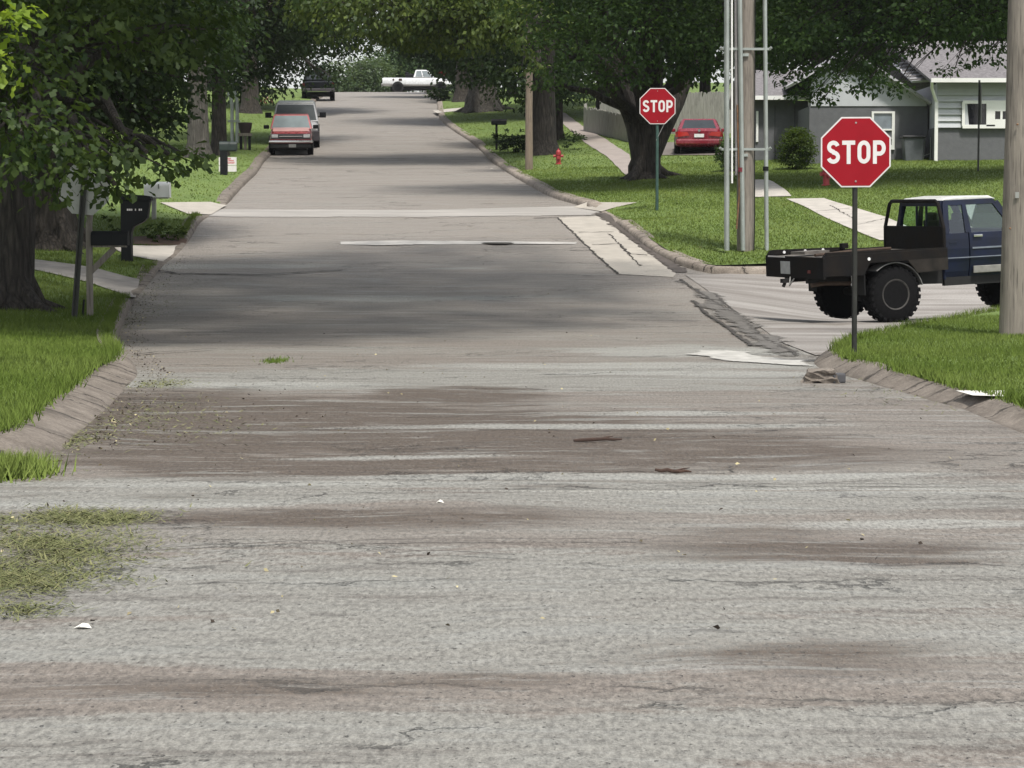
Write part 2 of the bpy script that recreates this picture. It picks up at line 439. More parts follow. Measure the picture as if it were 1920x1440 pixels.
Z = zroad(X, Y) + .006 * np.sin(X * 2.1 + 1.7 * np.sin(Y * .9)) * np.sin(Y * 1.3)
idx = np.arange(len(rows) * nc).reshape(len(rows), nc)
Fq = np.stack([idx[:-1, :-1], idx[:-1, 1:], idx[1:, 1:], idx[1:, :-1]], -1).reshape(-1, 4)
mesh_np('main_road', np.stack([X, Y, Z], -1).reshape(-1, 3), Fq, asphalt_m, attr=[('wear_sheen', 'POINT', wear_sheen_at(X, Y).reshape(-1, 4))], smooth=True)['kind'] = 'structure'

def lifted(dz, base=zroad): return lambda x, y: base(x, y) + dz
# ground under everything, out to the horizon
gy = np.r_[np.arange(-20, 60, 4), np.arange(60, 215, 6), np.arange(215, 420, 15)]; gx = np.r_[np.arange(-160, -20, 10), np.arange(-20, 21, 4), np.arange(30, 161, 10)]
GX, GY = np.meshgrid(gx, gy)
k = np.clip(np.abs(GX) - 24, 0, 60)
GZ = zroad(GX, GY) - .25 + 0.05 * k * sst(50, 80, GY)
idx = np.arange(GX.size).reshape(GX.shape)
mesh_np('ground', np.stack([GX, GY, GZ], -1).reshape(-1, 3), np.stack([idx[:-1, :-1], idx[:-1, 1:], idx[1:, 1:], idx[1:, :-1]], -1).reshape(-1, 4), earth, smooth=True)['kind'] = 'structure'

def lawn_mat():
    m, nt, out = new_mat('lawn turf'); N = NT(nt); P = N.pos()
    a = N.noise(P, .55, 5, .6); b = N.noise(P, 9, 4, .7)
    col = N.mix(N.ramp(a, .35, .65), c4((.088, .145, .028)), c4((.13, .19, .042)))
    col = N.mix(N.ramp(b, .45, .75), col, c4((.155, .21, .055)))
    st = N.noise(N.mapping(P, (1.2, .12, 0), (0, 0, R(20))), 1.4, 2)
    col = N.mix(N.math('MULTIPLY', N.ramp(st, .45, .6), .35), col, c4((.085, .125, .024)))
    col = N.mix(N.ramp(N.noise(P, 3.3, 3), .66, .74), col, c4((.14, .13, .05)))
    N.bsdf(out, Base_Color=col, Roughness=.9, Normal=N.bump(b, .8, .05)); return m
turf = lawn_mat()
# kerbs and lawns
rolled = [(-.03, -.06), (.0, .004), (.08, .025), (.28, .10), (.40, .128), (.5, .11)]
square = [(-.01, -.06), (.0, .05), (.02, .105), (.06, .135), (.20, .150), (.30, .165)]
lp = resample(smooth_pl(LP, 1), .5); ny = [p for p in lp if p[1] < 26.3]; fy = [p for p in lp if p[1] >= 25.8]
i_j = max(i for i, p in enumerate(lp) if p[1] < 26.2)
mf = sst(23.5, 29, lp[:, 1])
sweep('kerb', lp, rolled, concrete, seed=1, side=-1, prof2=square, mixf=mf)['kind'] = 'structure'
lo_ = offset(lp, .40) * (1 - mf[:, None]) + offset(lp, .17) * mf[:, None]
near_off = lo_[:i_j + 1]; far_off = lo_[i_j + 1:]
left_poly = [tuple(p) for p in near_off] + [tuple(p) for p in far_off] + [(-60, lp[-1][1]), (-60, near_off[0][1] + 6)]
sheet('lawn', left_poly, zlawn, turf, .55)['kind'] = 'structure'

isl = RN[:]
c1 = road(1528, 674)[:2]; c2 = road(1548, 657)[:2]; c3 = road(1690, 626)[:2]; c4_ = road(1880, 600)[:2]
isl = [(13.0, isl[0][1] - .9)] + isl + [tuple(c1), tuple(c2), tuple(c3), tuple(c4_), (c4_[0] + 3.5, c4_[1] + 2.2), (c4_[0] + 9, c4_[1] + 4.0), (30, c4_[1] + 5.5)]
isl = resample(smooth_pl(isl, 2), .35)
sweep('kerb', isl[::-1], [(-o, h) for o, h in rolled] if False else rolled, concrete, seed=3) if False else None
def sweep_r(name, pl, prof, seed, mat=None):   # lawn lies to the right of the direction of travel
    o = sweep(name, pl, [(-a, h) for a, h in prof], mat or concrete, seed=seed, side=1); o['kind'] = 'structure'; return o
rolled2 = [(-.03, -.06), (.0, .004), (.06, .04), (.2, .115), (.3, .14), (.38, .10)]
sweep_r('kerb', isl, rolled2, 3)
io = offset(isl, -.29)
sheet('lawn', [tuple(p) for p in io] + [(30, io[0][1])], zlawn, turf, .45)['kind'] = 'structure'

far_corner = [(40, RF[0][1] + 2.2), (14, RF[0][1] + .9), (7.5, RF[0][1] + .05), (RF[0][0] + 1.2, RF[0][1] - .18), (RF[0][0] + .35, RF[0][1] - .05)] + RF[1:]
fc = resample(smooth_pl(far_corner, 2), .5)
sweep_r('kerb', fc, square, 4, pale_kerb)
fo = offset(fc, -.17)
far_poly = [tuple(p) for p in fo] + [(60, fo[-1][1]), (60, fo[0][1])]
sheet('lawn', far_poly, zlawn, turf, .6)['kind'] = 'structure'

# side street: pale concrete with old repair streaks
def pale_street():
    m, nt, out = new_mat('pale side street'); N = NT(nt); P = N.pos()
    a = N.noise(N.mapping(P, (.10, 1.3, 0)), 1.5, 7, .65, .08); b = N.noise(N.mapping(P, (1, 1, 0)), 30, 4, .7); c = N.noise(N.mapping(P, (.5, .5, 0)), 1.1, 5)
    col = N.mix(N.ramp(a, .40, .60), c4((.190, .172, .157)), c4((.32, .303, .284)))
    col = N.mix(N.ramp(c, .6, .75), col, c4((.16, .135, .115)))
    col = N.mix(.5, col, N.mix(N.ramp(b, .35, .65), c4((.6, .6, .6)), c4((1.3, 1.3, 1.3))), 'MULTIPLY')
    N.bsdf(out, Base_Color=col, Roughness=.8, Normal=N.bump(b, .4, .012)); return m
pale_m = pale_street()
B = [road(*p)[:2] for p in [(1285, 517), (1340, 555), (1420, 610), (1470, 645), (1530, 668)]]
ss = [tuple(p) for p in B] + [tuple(p) for p in io if p[1] > B[-1][1] + .3 and p[0] > B[-1][0] - .2 and p[1] > c2[1] - .1] + [(40, c4_[1] + 5.5), (40, RF[0][1] + 2.4), (14, RF[0][1] + 1.1), (7.5, RF[0][1] + .2), (RF[0][0] + 1.2, RF[0][1])]
sheet('side_street', ss, lifted(.012), pale_m, .5)['kind'] = 'structure'

broken_m = basic('broken dark asphalt', (.165, .155, .142), .9, scale=5, bump=.6, bdist=.03, c2=(.085, .079, .073), stretch=(1, 1.8, 1))
def worn_mat(m0, width):
    m = m0.copy(); nt = m.node_tree; N = NT(nt); out = next(n for n in nt.nodes if n.type == 'OUTPUT_MATERIAL'); sh = out.inputs[0].links[0].from_socket; P = N.pos()
    co_ = N.n('Attribute', attribute_name='core').outputs['Fac']; n1 = N.noise(N.mapping(P, (1, 1.6, 0)), 2.2, 8, .72); n2 = N.noise(P, 16, 5, .7)
    f = N.math('ADD', N.math('MULTIPLY', co_, 1 / width), N.math('ADD', N.math('MULTIPLY', N.math('SUBTRACT', n1, .5), 2.6), N.math('MULTIPLY', N.math('SUBTRACT', n2, .5), 1.3)))
    mx = N.n('MixShader', i={0: N.ramp(f, .42, .58), 1: N.n('BsdfTransparent'), 2: sh}); nt.links.new(mx.outputs[0], out.inputs[0]); return m
def poly_px(pts, dz, name, mat, base=zroad, step=.35, kind='structure', jit=0.0, worn=0.0):
    pl = [tuple(unproject(px, py, base)[:2]) for px, py in pts]
    if jit:
        rs = np.random.RandomState(len(pts)); pl = densify(pl, .28); q = rs.normal(0, jit, (len(pl), 2)); q[1:] = .5 * q[1:] + .5 * q[:-1]; pl = [tuple(np.array(p) + w) for p, w in zip(pl, q)]
    if worn: mat = worn_mat(mat, worn); step = .13; pl = densify(pl, .13)
    o = sheet(name, pl, lifted(dz, base), mat, step)
    if worn:
        me = o.data; nb = len(densify(pl, step)); V = np.array([v.co[:] for v in me.vertices]); Bp = np.array(densify(pl, .08)); dmin = np.min(np.linalg.norm(V[:, None, :2] - Bp[None], axis=2), axis=1)
        a_ = me.attributes.new('core', 'FLOAT', 'POINT'); a_.data.foreach_set('value', dmin.astype(np.float32))
    if kind: o['kind'] = kind
    return o
poly_px([(1250, 520), (1275, 522), (1320, 545), (1345, 550), (1372, 575), (1400, 592), (1425, 600), (1452, 628), (1490, 640), (1505, 655), (1522, 668), (1480, 672), (1430, 664), (1400, 655), (1385, 630), (1350, 607), (1325, 590), (1300, 565), (1285, 545)], .02, 'broken_asphalt_edge', broken_m, jit=.10, worn=.36)
poly_px([(1290, 655), (1400, 662), (1480, 676), (1528, 676), (1520, 690), (1440, 684), (1350, 678), (1300, 668)], .014, 'concrete_gutter', basic('pale gutter patch', (.42, .41, .38), .7, var=.3, scale=4), jit=.08, worn=.16)  # pale patch laid along the gutter line
slab_m = basic('parking slab concrete', (.38, .35, .305), .85, var=.12, scale=2.5, bump=.3)
slab = poly_px([(1045, 409), (1118, 406), (1135, 412), (1176, 446), (1226, 484), (1268, 514), (1262, 521), (1160, 515), (1100, 462)], .012, 'parking_slab', slab_m)
crack_m = basic('crack filler', (.05, .045, .04), .9)
def crack(pts, w, name='crack', base=zroad, dz=.02, mat=None):
    P = [unproject(px, py, base)[:2] for px, py in pts]
    P = resample(P, .12); rs = np.random.RandomState(len(pts) * 7 + int(pts[0][0]))
    P = P + rs.normal(0, .018, P.shape); ww = w * (0.5 + rs.random(len(P)))
    T = np.gradient(P, axis=0); T /= np.linalg.norm(T, axis=1)[:, None] + 1e-9; Nn = np.c_[-T[:, 1], T[:, 0]]
    a = P + Nn * ww[:, None] / 2; b = P - Nn * ww[:, None] / 2
    V = np.r_[np.c_[a, base(a[:, 0], a[:, 1]) + dz], np.c_[b, base(b[:, 0], b[:, 1]) + dz]]; n = len(P)
    o = mesh_np(name, V, [(i, i + 1, n + i + 1, n + i) for i in range(n - 1)], mat or crack_m); o['kind'] = 'structure'; return o
for pts, w in [([(1045, 409), (1100, 462), (1160, 515)], .035), ([(1142, 440), (1200, 500)], .03), ([(1082, 437), (1150, 436)], .04), ([(1110, 460), (1160, 458), (1180, 478), (1215, 480)], .05), ([(1000, 410), (1060, 408)], .08), ([(1100, 406), (1130, 404)], .08),
               ([(245, 668), (300, 662), (350, 660), (400, 656)], .05), ([(240, 500), (330, 514), (480, 517), (640, 508)], .07), ([(1275, 525), (1330, 562), (1380, 590), (1440, 640), (1500, 668)], .06), ([(1300, 565), (1360, 612), (1410, 650)], .07), ([(1340, 552), (1385, 590)], .06),
               ([(0, 1040), (300, 1035), (560, 1022), (960, 1018), (1200, 1020)], .014), ([(230, 750), (380, 748)], .03), ([(760, 784), (1000, 776), (1210, 770)], .02), ([(1060, 890), (1200, 886), (1370, 888), (1374, 880)], .018), ([(1390, 913), (1650, 914), (1920, 913)], .02), ([(700, 1045), (840, 1040), (960, 1050)], .015), ([(430, 290), (520, 297), (650, 298), (760, 298)], .12), ([(1640, 640), (1700, 630)], .04)]:
    crack(pts, w)
gut_m = basic('wet gutter and kerb shade', (.10, .085, .075), .5, var=.3, scale=3)  # wet gutter, with the kerb's shading painted in as dark
crack([(1128, 400), (1150, 418), (1190, 446), (1236, 480), (1278, 512)], .30, 'gutter', dz=.018, mat=gut_m)
poly_px([(632, 454), (760, 452), (905, 453), (1085, 455), (1080, 459), (905, 459), (700, 461), (638, 460)], .014, 'concrete_strip', basic('bright strip', (.43, .415, .39), .7, var=.2, scale=2), jit=.03, worn=.07)
poly_px([(345, 392), (420, 393), (800, 394), (1035, 388), (1190, 383), (1140, 396), (1110, 404), (800, 408), (430, 408), (352, 405)], .010, 'concrete_crossing', basic('crossing concrete', (.32, .302, .28), .8, var=.2, scale=1.5, stretch=(.3, 2, 1)), jit=.04, worn=.14)
# drive aprons and walks on the lawns
OVER = []
def on_lawn(pts, name, mat, dz=.022, step=.4):
    OVER.append([tuple(unproject(px, py, zlawn)[:2]) for px, py in pts]); return poly_px(pts, dz, name, mat, zlawn, step)
on_lawn([(-40, 462), (30, 484), (110, 494), (180, 505), (262, 526), (250, 560), (225, 551), (170, 532), (100, 515), (40, 503), (-40, 484)], 'driveway', basic('old drive concrete', (.27, .25, .23), .85, var=.2, scale=3))
on_lawn([(198, 462), (346, 461), (322, 480), (306, 492), (240, 480)], 'driveway', walk_m)
on_lawn([(300, 381), (395, 380), (425, 386), (395, 404), (352, 402)], 'driveway', slab_m)
on_lawn([(1100, 383), (1195, 381), (1150, 391), (1128, 398), (1075, 390)], 'driveway', slab_m)
sw = on_lawn([(1034, 212), (1058, 212), (1100, 242), (1140, 264), (1180, 290), (1192, 330), (1172, 328), (1140, 296), (1090, 262), (1055, 232)], 'sidewalk', basic('shaded walk', (.30, .26, .235), .85, var=.15, scale=2))  # darker walk concrete, its shade put into the colour
on_lawn([(1415, 338), (1440, 338), (1470, 355), (1484, 369), (1415, 371)], 'sidewalk', walk_m)
on_lawn([(1474, 374), (1545, 373), (1600, 390), (1660, 408), (1700, 425), (1700, 452), (1650, 452), (1580, 424), (1530, 400)], 'sidewalk', walk_m)
for a, b in [((1556, 387), (1600, 412)), ((1530, 398), (1590, 393)), ((1600, 425), (1660, 412))]: crack([a, b], .025, base=zlawn, dz=.032)
on_lawn([(1792, 737), (1884, 737), (1886, 748), (1824, 746)], 'footpath', basic('bright footpath', (.7, .68, .63), .8, var=.1))
on_lawn([(812, 208), (880, 201), (884, 204), (820, 213)], 'footpath', walk_m)
on_lawn([(1240, 268), (1365, 268), (1365, 292), (1240, 292)], 'driveway', basic('shaded drive', (.16, .14, .125), .85, var=.2))  # shade over the drive painted in as a dark concrete colour
# flower bed under the road-side bushes
on_lawn([(250, 446), (320, 440), (352, 452), (346, 461), (250, 459)], 'mulch_bed', basic('mulch', (.075, .045, .032), .95, var=.4, scale=20))
# ================================================================== STREET FURNITURE
red_face = basic('red sign sheeting', (.29, .005, .014), .5, var=.06, scale=3, spec=.2)
white_sheet = basic('white sign sheeting', (.70, .66, .66), .45, var=.05)
alu = basic('dull aluminium', (.33, .33, .32), .45, metal=.5, var=.1)
post_dark = basic('dark steel post', (.045, .045, .042), .5, metal=.6, var=.25, scale=5)
post_green = basic('green steel post', (.05, .10, .085), .5, metal=.3, var=.2, scale=5)
galv = basic('galvanised conduit', (.38, .41, .39), .45, metal=.45, var=.12, scale=3)
black_pl = basic('black plastic', (.008, .009, .010), .6, var=.2, spec=.2)
white_pt = basic('white paint', (.85, .85, .83), .5, var=.05, scale=2)
rust_m = basic('rusty steel', (.20, .11, .06), .8, var=.4, scale=10)
def wood(name, c, c2, s=1.0):
    m, nt, out = new_mat(name); N = NT(nt); v = N.mapping(N.obj(), (9 * s, 9 * s, .55 * s))
    a = N.noise(v, 2.2, 8, .65, .3); b = N.noise(N.mapping(N.obj(), (30 * s, 30 * s, 1.0 * s)), 2, 3)
    col = N.mix(N.ramp(a, .3, .7), c4(c2), c4(c)); col = N.mix(N.math('MULTIPLY', N.ramp(b, .58, .66), .7), col, c4(tuple(x * .35 for x in c2)))
    kn = N.noise(N.mapping(N.obj(), (2, 2, .8)), 2.2, 4); col = N.mix(N.math('MULTIPLY', N.ramp(kn, .55, .72), .45), col, c4(tuple(x * .5 for x in c2)))
    N.bsdf(out, Base_Color=col, Roughness=.85, Normal=N.bump(N.math('SUBTRACT', a, b), .6, .012)); return m
pole_wood = wood('weathered pole wood', (.29, .255, .22), (.15, .13, .112))
post_wood = wood('weathered post wood', (.24, .215, .18), (.13, .115, .10))
fence_wood = wood('grey fence wood', (.40, .385, .35), (.25, .24, .22), 1.0)
brown_pole = wood('brown pole wood', (.26, .205, .155), (.16, .125, .095))

def ribbon(mb, path, w, M, closed=False, t=.002):
    P = np.array(path, float); n = len(P)
    if closed: T = np.roll(P, -1, 0) - np.roll(P, 1, 0)
    else: T = np.gradient(P, axis=0)
    T /= np.linalg.norm(T, axis=1)[:, None]; Nn = np.c_[-T[:, 1], T[:, 0]]
    a = P + Nn * w / 2; b = P - Nn * w / 2; vs = []
    for i in range(n): vs += [(a[i][0], 0, a[i][1]), (b[i][0], 0, b[i][1]), (a[i][0], t, a[i][1]), (b[i][0], t, b[i][1])]
    fs = []
    for i in range(n if closed else n - 1):
        j = (i + 1) % n; A = 4 * i; Bq = 4 * j
        fs += [(A, A + 1, Bq + 1, Bq), (A, Bq, Bq + 2, A + 2), (A + 1, A + 3, Bq + 3, Bq + 1)]
    if not closed: fs += [(0, 2, 3, 1), (4 * n - 4, 4 * n - 3, 4 * n - 1, 4 * n - 2)]
    mb.add(vs, fs, M)
def arc(cx, cz, rx, rz, a0, a1, n=14):
    return [(cx + rx * math.cos(R(a)), cz + rz * math.sin(R(a))) for a in np.linspace(a0, a1, n)]
def letter_paths(ch):
    if ch == 'S': return [(arc(.30, .715, .20, .185, 15, 270, 18) + arc(.30, .29, .215, .19, 90, -165, 18)[0:], False)]
    if ch == 'T': return [([(0, .9), (.6, .9)], False), ([(.3, .82), (.3, 0)], False)]
    if ch == 'O': return [(arc(.30, .66, .21, .24, 0, 180, 16) + arc(.30, .34, .21, .24, 180, 360, 16), True)]
    if ch == 'P': return [([(.1, 0), (.1, .99)], False), ([(.16, .9), (.32, .9)] + arc(.32, .665, .19, .235, 85, -85, 14) + [(.32, .43), (.16, .43)], False)]
def stop_sign(label, base, top_z, width, post_mat, lean=0.0, rz=0.0, face=True, group=None, post_extra=.0, detail=True, post_w=.065):
    t = thing('stop_sign', label, 'sign', base, rz, group)
    t.rotation_euler = (0, lean, rz)
    cz = top_z - width / 2
    u = MB()
    u.box((0, .02, (top_z - .12) / 2 - .2), (post_w * .42, .012, top_z - .12 + .4))
    for sx in (-1, 1):
        u.box((sx * post_w * .26, .036, (top_z - .12) / 2 - .2), (.010, .034, top_z - .12 + .4)); u.box((sx * post_w * .36, .052, (top_z - .12) / 2 - .2), (post_w * .24, .008, top_z - .12 + .4))
    u.build('post', post_mat, t)
    def octo(w): r = w / 2 / math.cos(R(22.5)); return [(r * math.cos(R(22.5 + 45 * k)), cz + r * math.sin(R(22.5 + 45 * k))) for k in range(8)]
    p = MB().prism(octo(width), -.004, .006, 'y').build('sign_blank', alu, t)
    if face:
        MB().prism(octo(width - .004), -.0065, -.0042, 'y').build('border', white_sheet, t)
        MB().prism(octo(width * .955), -.0088, -.0067, 'y').build('red_face', red_face, t)
        L = MB(); h = width * .335; cw = h * .555
        xs = -(4 * cw + 3 * h * .075) / 2
        for i, ch in enumerate('STOP'):
            for q_, (path, cl) in enumerate(letter_paths(ch)):
                M = Matrix.Translation((xs + i * (cw + h * .095) - h * .01, -.0108 - .0012 * q_, cz - h / 2)) @ Matrix.Diagonal((h * .92, 1, h, 1)); ribbon(L, path, .18, M, cl)
        L.build('lettering', white_sheet, t)
    for sz in ((-1, 1) if detail else ()):
        MB().lathe([(.001, 0), (.012, 0), (.011, -.007), (.001, -.009)], 10, Matrix.Translation((0, -.0088, cz + sz * width * .415)), axis='y').build('bolt', alu, t)
    return t
# near stop sign: base at pixel 1603,662
b1 = lawn(1603, 664); s1 = sc(b1[1])
t = stop_sign('large red octagonal sign on a dark post at the grass corner beside the flatbed truck', b1 - np.array([0, 0, .02]), (662 - 216) / s1, 131 / s1, post_dark, lean=-.006)
b2 = lawn(1232, 395); s2 = sc(b2[1])
t = stop_sign('smaller red octagonal sign on a green post in front of the forked tree', b2 - np.array([0, 0, .02]), (394 - 165) / s2, 67 / s2, post_green, post_w=.08)
MB().bar((-.03, .06, (394 - 262) / s2), (.22, .07, (394 - 225) / s2), .012, .09, up=(0, 1, 0)).build('street_blade', alu, t)
b3 = lawn(140, 595); s3 = sc(b3[1])
t = stop_sign('octagonal sign turned with its grey back to us on a leaning dark post', b3 - np.array([0, 0, .05]), (595 - 302) / s3, 94 / s3, post_dark, lean=.085, rz=R(180), face=False, post_w=.1)
t.rotation_euler = (0, -.085, R(180))
t.rotation_euler = (R(0), R(0), 0)
t.matrix_world = Matrix.Translation(Vector(b3) - Vector((0, 0, .05))) @ Matrix.Rotation(.085, 4, 'Y') @ Matrix.Rotation(R(180), 4, 'Z')
MB().prism([(.44 / .9 * .47 * math.cos(R(22.5 + 45 * k)), (595 - 349) / s3 + .47 / .9 * .44 * math.sin(R(22.5 + 45 * k))) for k in range(8)], -.0085, -.0045, 'y').build('red_face', red_face, t)
D4 = 170.0; b4 = at(832, 172, D4); s4 = sc(D4)
stop_sign('tiny far-off red octagonal sign half hidden by leaves at the top of the hill', b4 - np.array([0, 0, 1.0]), (172 - 119) / s4 + 1.0, 24 / s4, post_dark, detail=False)

# utility poles
def pole(label, base, h, r0, r1, mat, lean=(0, 0), group=None):
    t = thing('utility_pole', label, 'utility pole', base, 0, group)
    n = 9; pts = [(lean[0] * h * i / n + random.uniform(-.006, .006), lean[1] * h * i / n, -.4 + (h + .4) * i / n) for i in range(n + 1)]
    MB().tube(pts, [r0 + (r1 - r0) * i / n for i in range(n + 1)], 20).build('shaft', mat, t, smooth=True)
    return t
p = lawn(1902, 628); s = sc(p[1])
t = pole('thick weathered wooden pole at the right edge standing in front of the truck', p, 9.5, 29.0 / s, 23.5 / s, pole_wood, (.010, 0))
for hz, a, dx in ((1.45, .01, -.13), (2.85, .006, -.05), (3.9, .008, .04), (.7, .006, .1)): MB().lathe([(.001, 0), (.014, -.002), (.016, -.02), (.004, -.032)], 8, Matrix.Translation((dx, -.21, hz)), 'y').build('nail', rust_m, t)
tg = MB(); tg.box((-.04, -.222, 1.9), (.05, .006, .08)); tg.build('inspection_tag', alu, t)
p = lawn(1398, 470); s = sc(p[1]); D = p[1]
t = pole('grey wooden pole carrying metal conduits on stand-off brackets beside the round shrubs', p, 9.5, 16.5 / s, 14 / s, pole_wood, (-.004, 0))
def X(px): return (px - 1398) / s
def Zp(py): return (470 - py) / s
def conduit(name, px0, px1, r, mat, y=-.22, top=9.0, base=0.0):
    k = (top / Zp(0))
    return MB().tube([(X(px0), y, base), (X(px0) + (X(px1) - X(px0)) * .5 * k, y, base + (top - base) / 2), (X(px0) + (X(px1) - X(px0)) * k, y, top)], r, 12).build(name, mat, t, smooth=True)
conduit('conduit', 1361, 1358, 5.0 / s, galv)
conduit('conduit', 1370, 1367, 2.0 / s, white_pt, -.20, base=Zp(345))
conduit('conduit', 1391, 1382, 4.2 / s, galv, -.24)
conduit('conduit', 1436, 1429, 4.0 / s, galv, -.16)
conduit('cable_guard', 1379, 1375, 3.4 / s, basic('grey cable guard', (.25, .24, .24), .6), -.15, base=Zp(330))
MB().tube([(X(1379), -.21, Zp(430)), (X(1384), -.215, Zp(360)), (X(1381), -.21, Zp(270)), (X(1379), -.21, Zp(200))], 1.6 / s, 8).build('ground_wire', rust_m, t, smooth=True)
MB().tube([(X(1412), -.17, Zp(470)), (X(1413), -.17, Zp(400)), (X(1412), -.16, Zp(300)), (X(1411), -.15, Zp(0))], 1.0 / s, 6).build('ground_wire', black_pl, t)
for zy in (97, 282):
    u = MB().bar((X(1350), -.185, Zp(zy)), (X(1441), -.185, Zp(zy)), .03, .05)
    u.box((X(1394), -.19, Zp(zy + 11)), (.12, .06, .06)); u.tube([(X(1350), -.18, Zp(zy)), (X(1347), -.2, Zp(zy - 3))], .03, 8); u.tube([(X(1438), -.18, Zp(zy)), (X(1442), -.2, Zp(zy - 3))], .03, 8)
    u.build('standoff_bracket', galv, t)
MB().tube([(X(1385.4), -.24, Zp(324)), (X(1385.6), -.24, Zp(316))], 5.2 / s, 12).build('coupling', basic('red coupling', (.16, .02, .03), .5), t)
MB().tube([(X(1432.8), -.16, Zp(322)), (X(1433), -.16, Zp(314))], 5.4 / s, 12).build('coupling', black_pl, t)
p = lawn(992, 318); s = sc(p[1])
pole('slim brown wooden pole between the road and the hydrant', p, (318 - 138) / s, 7.5 / s, 6.3 / s, brown_pole)
p = lawn(440, 268); s = sc(p[1])
t = thing('riser_pole', 'grey metal riser with two bent pipes beside the dark left trunks', 'riser', p)
MB().tube([(-.1, 0, -.2), (-.1, 0, 70 / s), (-.14, 0, 82 / s), (-.26, 0, 93 / s)], .07, 10).build('pipe', galv, t, smooth=True)
MB().tube([(.1, 0, -.2), (.12, 0, 74 / s), (.08, 0, 86 / s), (-.02, 0, 96 / s)], .07, 10).build('pipe', galv, t, smooth=True)
MB().box((0, -.09, 40 / s), (.5, .03, .08)).build('strap', galv, t)
# thin posts
p = lawn(1834, 322); s = sc(p[1])
t = thing('edge_on_sign', 'thin dark post with a sign seen edge on in front of the house window', 'sign', p, R(86))
MB().box((0, 0, 80 / s), (.05, .05, 160 / s + .3)).build('post', post_dark, t)
MB().box((0, -.04, 126 / s), (.45, .012, 72 / s)).build('sign_plate', alu, t)

# hydrants
hyd_red = basic('red hydrant paint', (.36, .035, .04), .5, var=.15, scale=6, coat=.2)
def hydrant(label, base, h, rz=0):
    t = thing('fire_hydrant', label, 'fire hydrant', base, rz, 'fire hydrants on the lawns'); k = h / .8
    M = Matrix.Diagonal((k, k, k, 1))
    MB().lathe([(.17, -.05), (.17, .03), (.115, .04), (.115, .46), (.15, .47), (.15, .51), (.12, .52)], 20, M).build('barrel', hyd_red, t, smooth=True)
    MB().lathe([(.12, .521), (.13, .54), (.12, .62), (.08, .69), (.03, .72), (.03, .78), (.001, .78)], 20, M).build('bonnet', hyd_red, t, smooth=True)
    for sx in (-1, 1): MB(M).tube([(sx * .1, 0, .40), (sx * .22, 0, .40)], .06, 12).tube([(sx * .20, 0, .40), (sx * .25, 0, .40)], .075, 8).build('side_outlet', hyd_red, t, smooth=True)
    MB(M).tube([(0, -.1, .33), (0, -.20, .33)], .085, 14).build('front_outlet', hyd_red, t, smooth=True)
    return t
p = lawn(1047, 308); hydrant('red fire hydrant with side caps standing by the slim brown pole', p, 30 / sc(p[1]))
p = lawn(1549, 348); hydrant('red fire hydrant half hidden behind the large octagonal sign', p, 42 / sc(p[1]), R(35))

# mailboxes
grn_bk = basic('dark green plastic', (.012, .022, .018), .5, var=.2)
def tunnel(mb, L, w, h, M):
    n = 10; ring = [(-w / 2, 0)] + [(w / 2 * -math.cos(R(180 * k / n)), h - w / 2 + w / 2 * math.sin(R(180 * k / n))) for k in range(n + 1)] + [(w / 2, 0)]
    mb.prism(ring, -L / 2, L / 2, 'x', M)
def plain_mailbox(label, base, z, L, mat, postmat, px_post=0, cat='mailbox', brace=False, arm=False, rz=0, post_h=None, w=.2, h=.24, post_w=.1, numbers=False):
    t = thing('mailbox', label, cat, base, rz)
    ph = post_h or z
    MB().box((0, 0, ph / 2 - .15), (post_w, post_w, ph + .3)).build('post', postmat, t, bevel=.006)
    bx = MB(); tunnel(bx, L, w, h, Matrix.Translation((px_post, 0, z + .02))); bd = bx.build('box', mat, t, smooth=True)
    dr = MB(); tunnel(dr, .02, w + .012, h + .008, Matrix.Translation((px_post + L / 2 + .012, 0, z + .017))); dr.build('door', mat, t)
    MB().box((px_post + L * .1, -w / 2 - .008, z + h * .75), (.03, .008, .11)).build('flag', mat if mat is not white_pt else alu, t)
    MB().box((px_post, 0, z + .004), (L * .95, w * .8, .028)).build('shelf', postmat, t)
    if brace: MB().bar((0, 0, z - .42), (px_post + L * .15, 0, z - .02), .05, .09).build('brace', postmat, t)
    if arm:
        MB().tube([(0, 0, ph - .02), (.02, 0, ph + .10), (-.04, 0, ph + .17), (-.22, 0, ph + .22)], [.05, .05, .05, .035], 10).build('bent_arm', postmat, t, smooth=True)
        MB().box((-.10, -.05, .12), (.03, .02, .30), rot=Matrix.Rotation(.1, 4, 'Y')).build('marker_stake', black_pl, t)
    return t
p = lawn(169, 593); s = sc(p[1])
plain_mailbox('black tunnel mailbox on a weathered wooden post beside the leaning sign', p, (593 - 463) / s, 66 / s, black_pl, post_wood, (207 - 169) / s, brace=True, arm=True, post_h=(593 - 418) / s, w=.19, h=27 / s, post_w=11 / s)
p = lawn(238, 490); s = sc(p[1])
t = thing('mailbox', 'large black moulded mailbox flaring out above a thick black post', 'mailbox', p)
def q(px, py): return ((px - 238) / s, (490 - py) / s)
MB().prism([q(229, 494), q(248, 494), q(248, 437), q(252, 426), q(272, 416), q(279, 408), q(284, 376), q(229, 376)], -.13, .13, 'y').build('body', black_pl, t, bevel=.015)
MB().prism([q(227, 377), q(287, 377), q(285, 369), q(272, 367), q(244, 366), q(228, 369)], -.15, .15, 'y').build('lid', black_pl, t, bevel=.01)
for a, b in ((241, 244), (245, 248), (249, 251), (256, 258), (263, 266), (267, 269)): MB().box((((a + b) / 2 - 238) / s, -.132, (490 - 394) / s), ((b - a) / s, .004, 3.6 / s)).build('number_mark', white_sheet, t)
p = lawn(289, 412); s = sc(p[1])
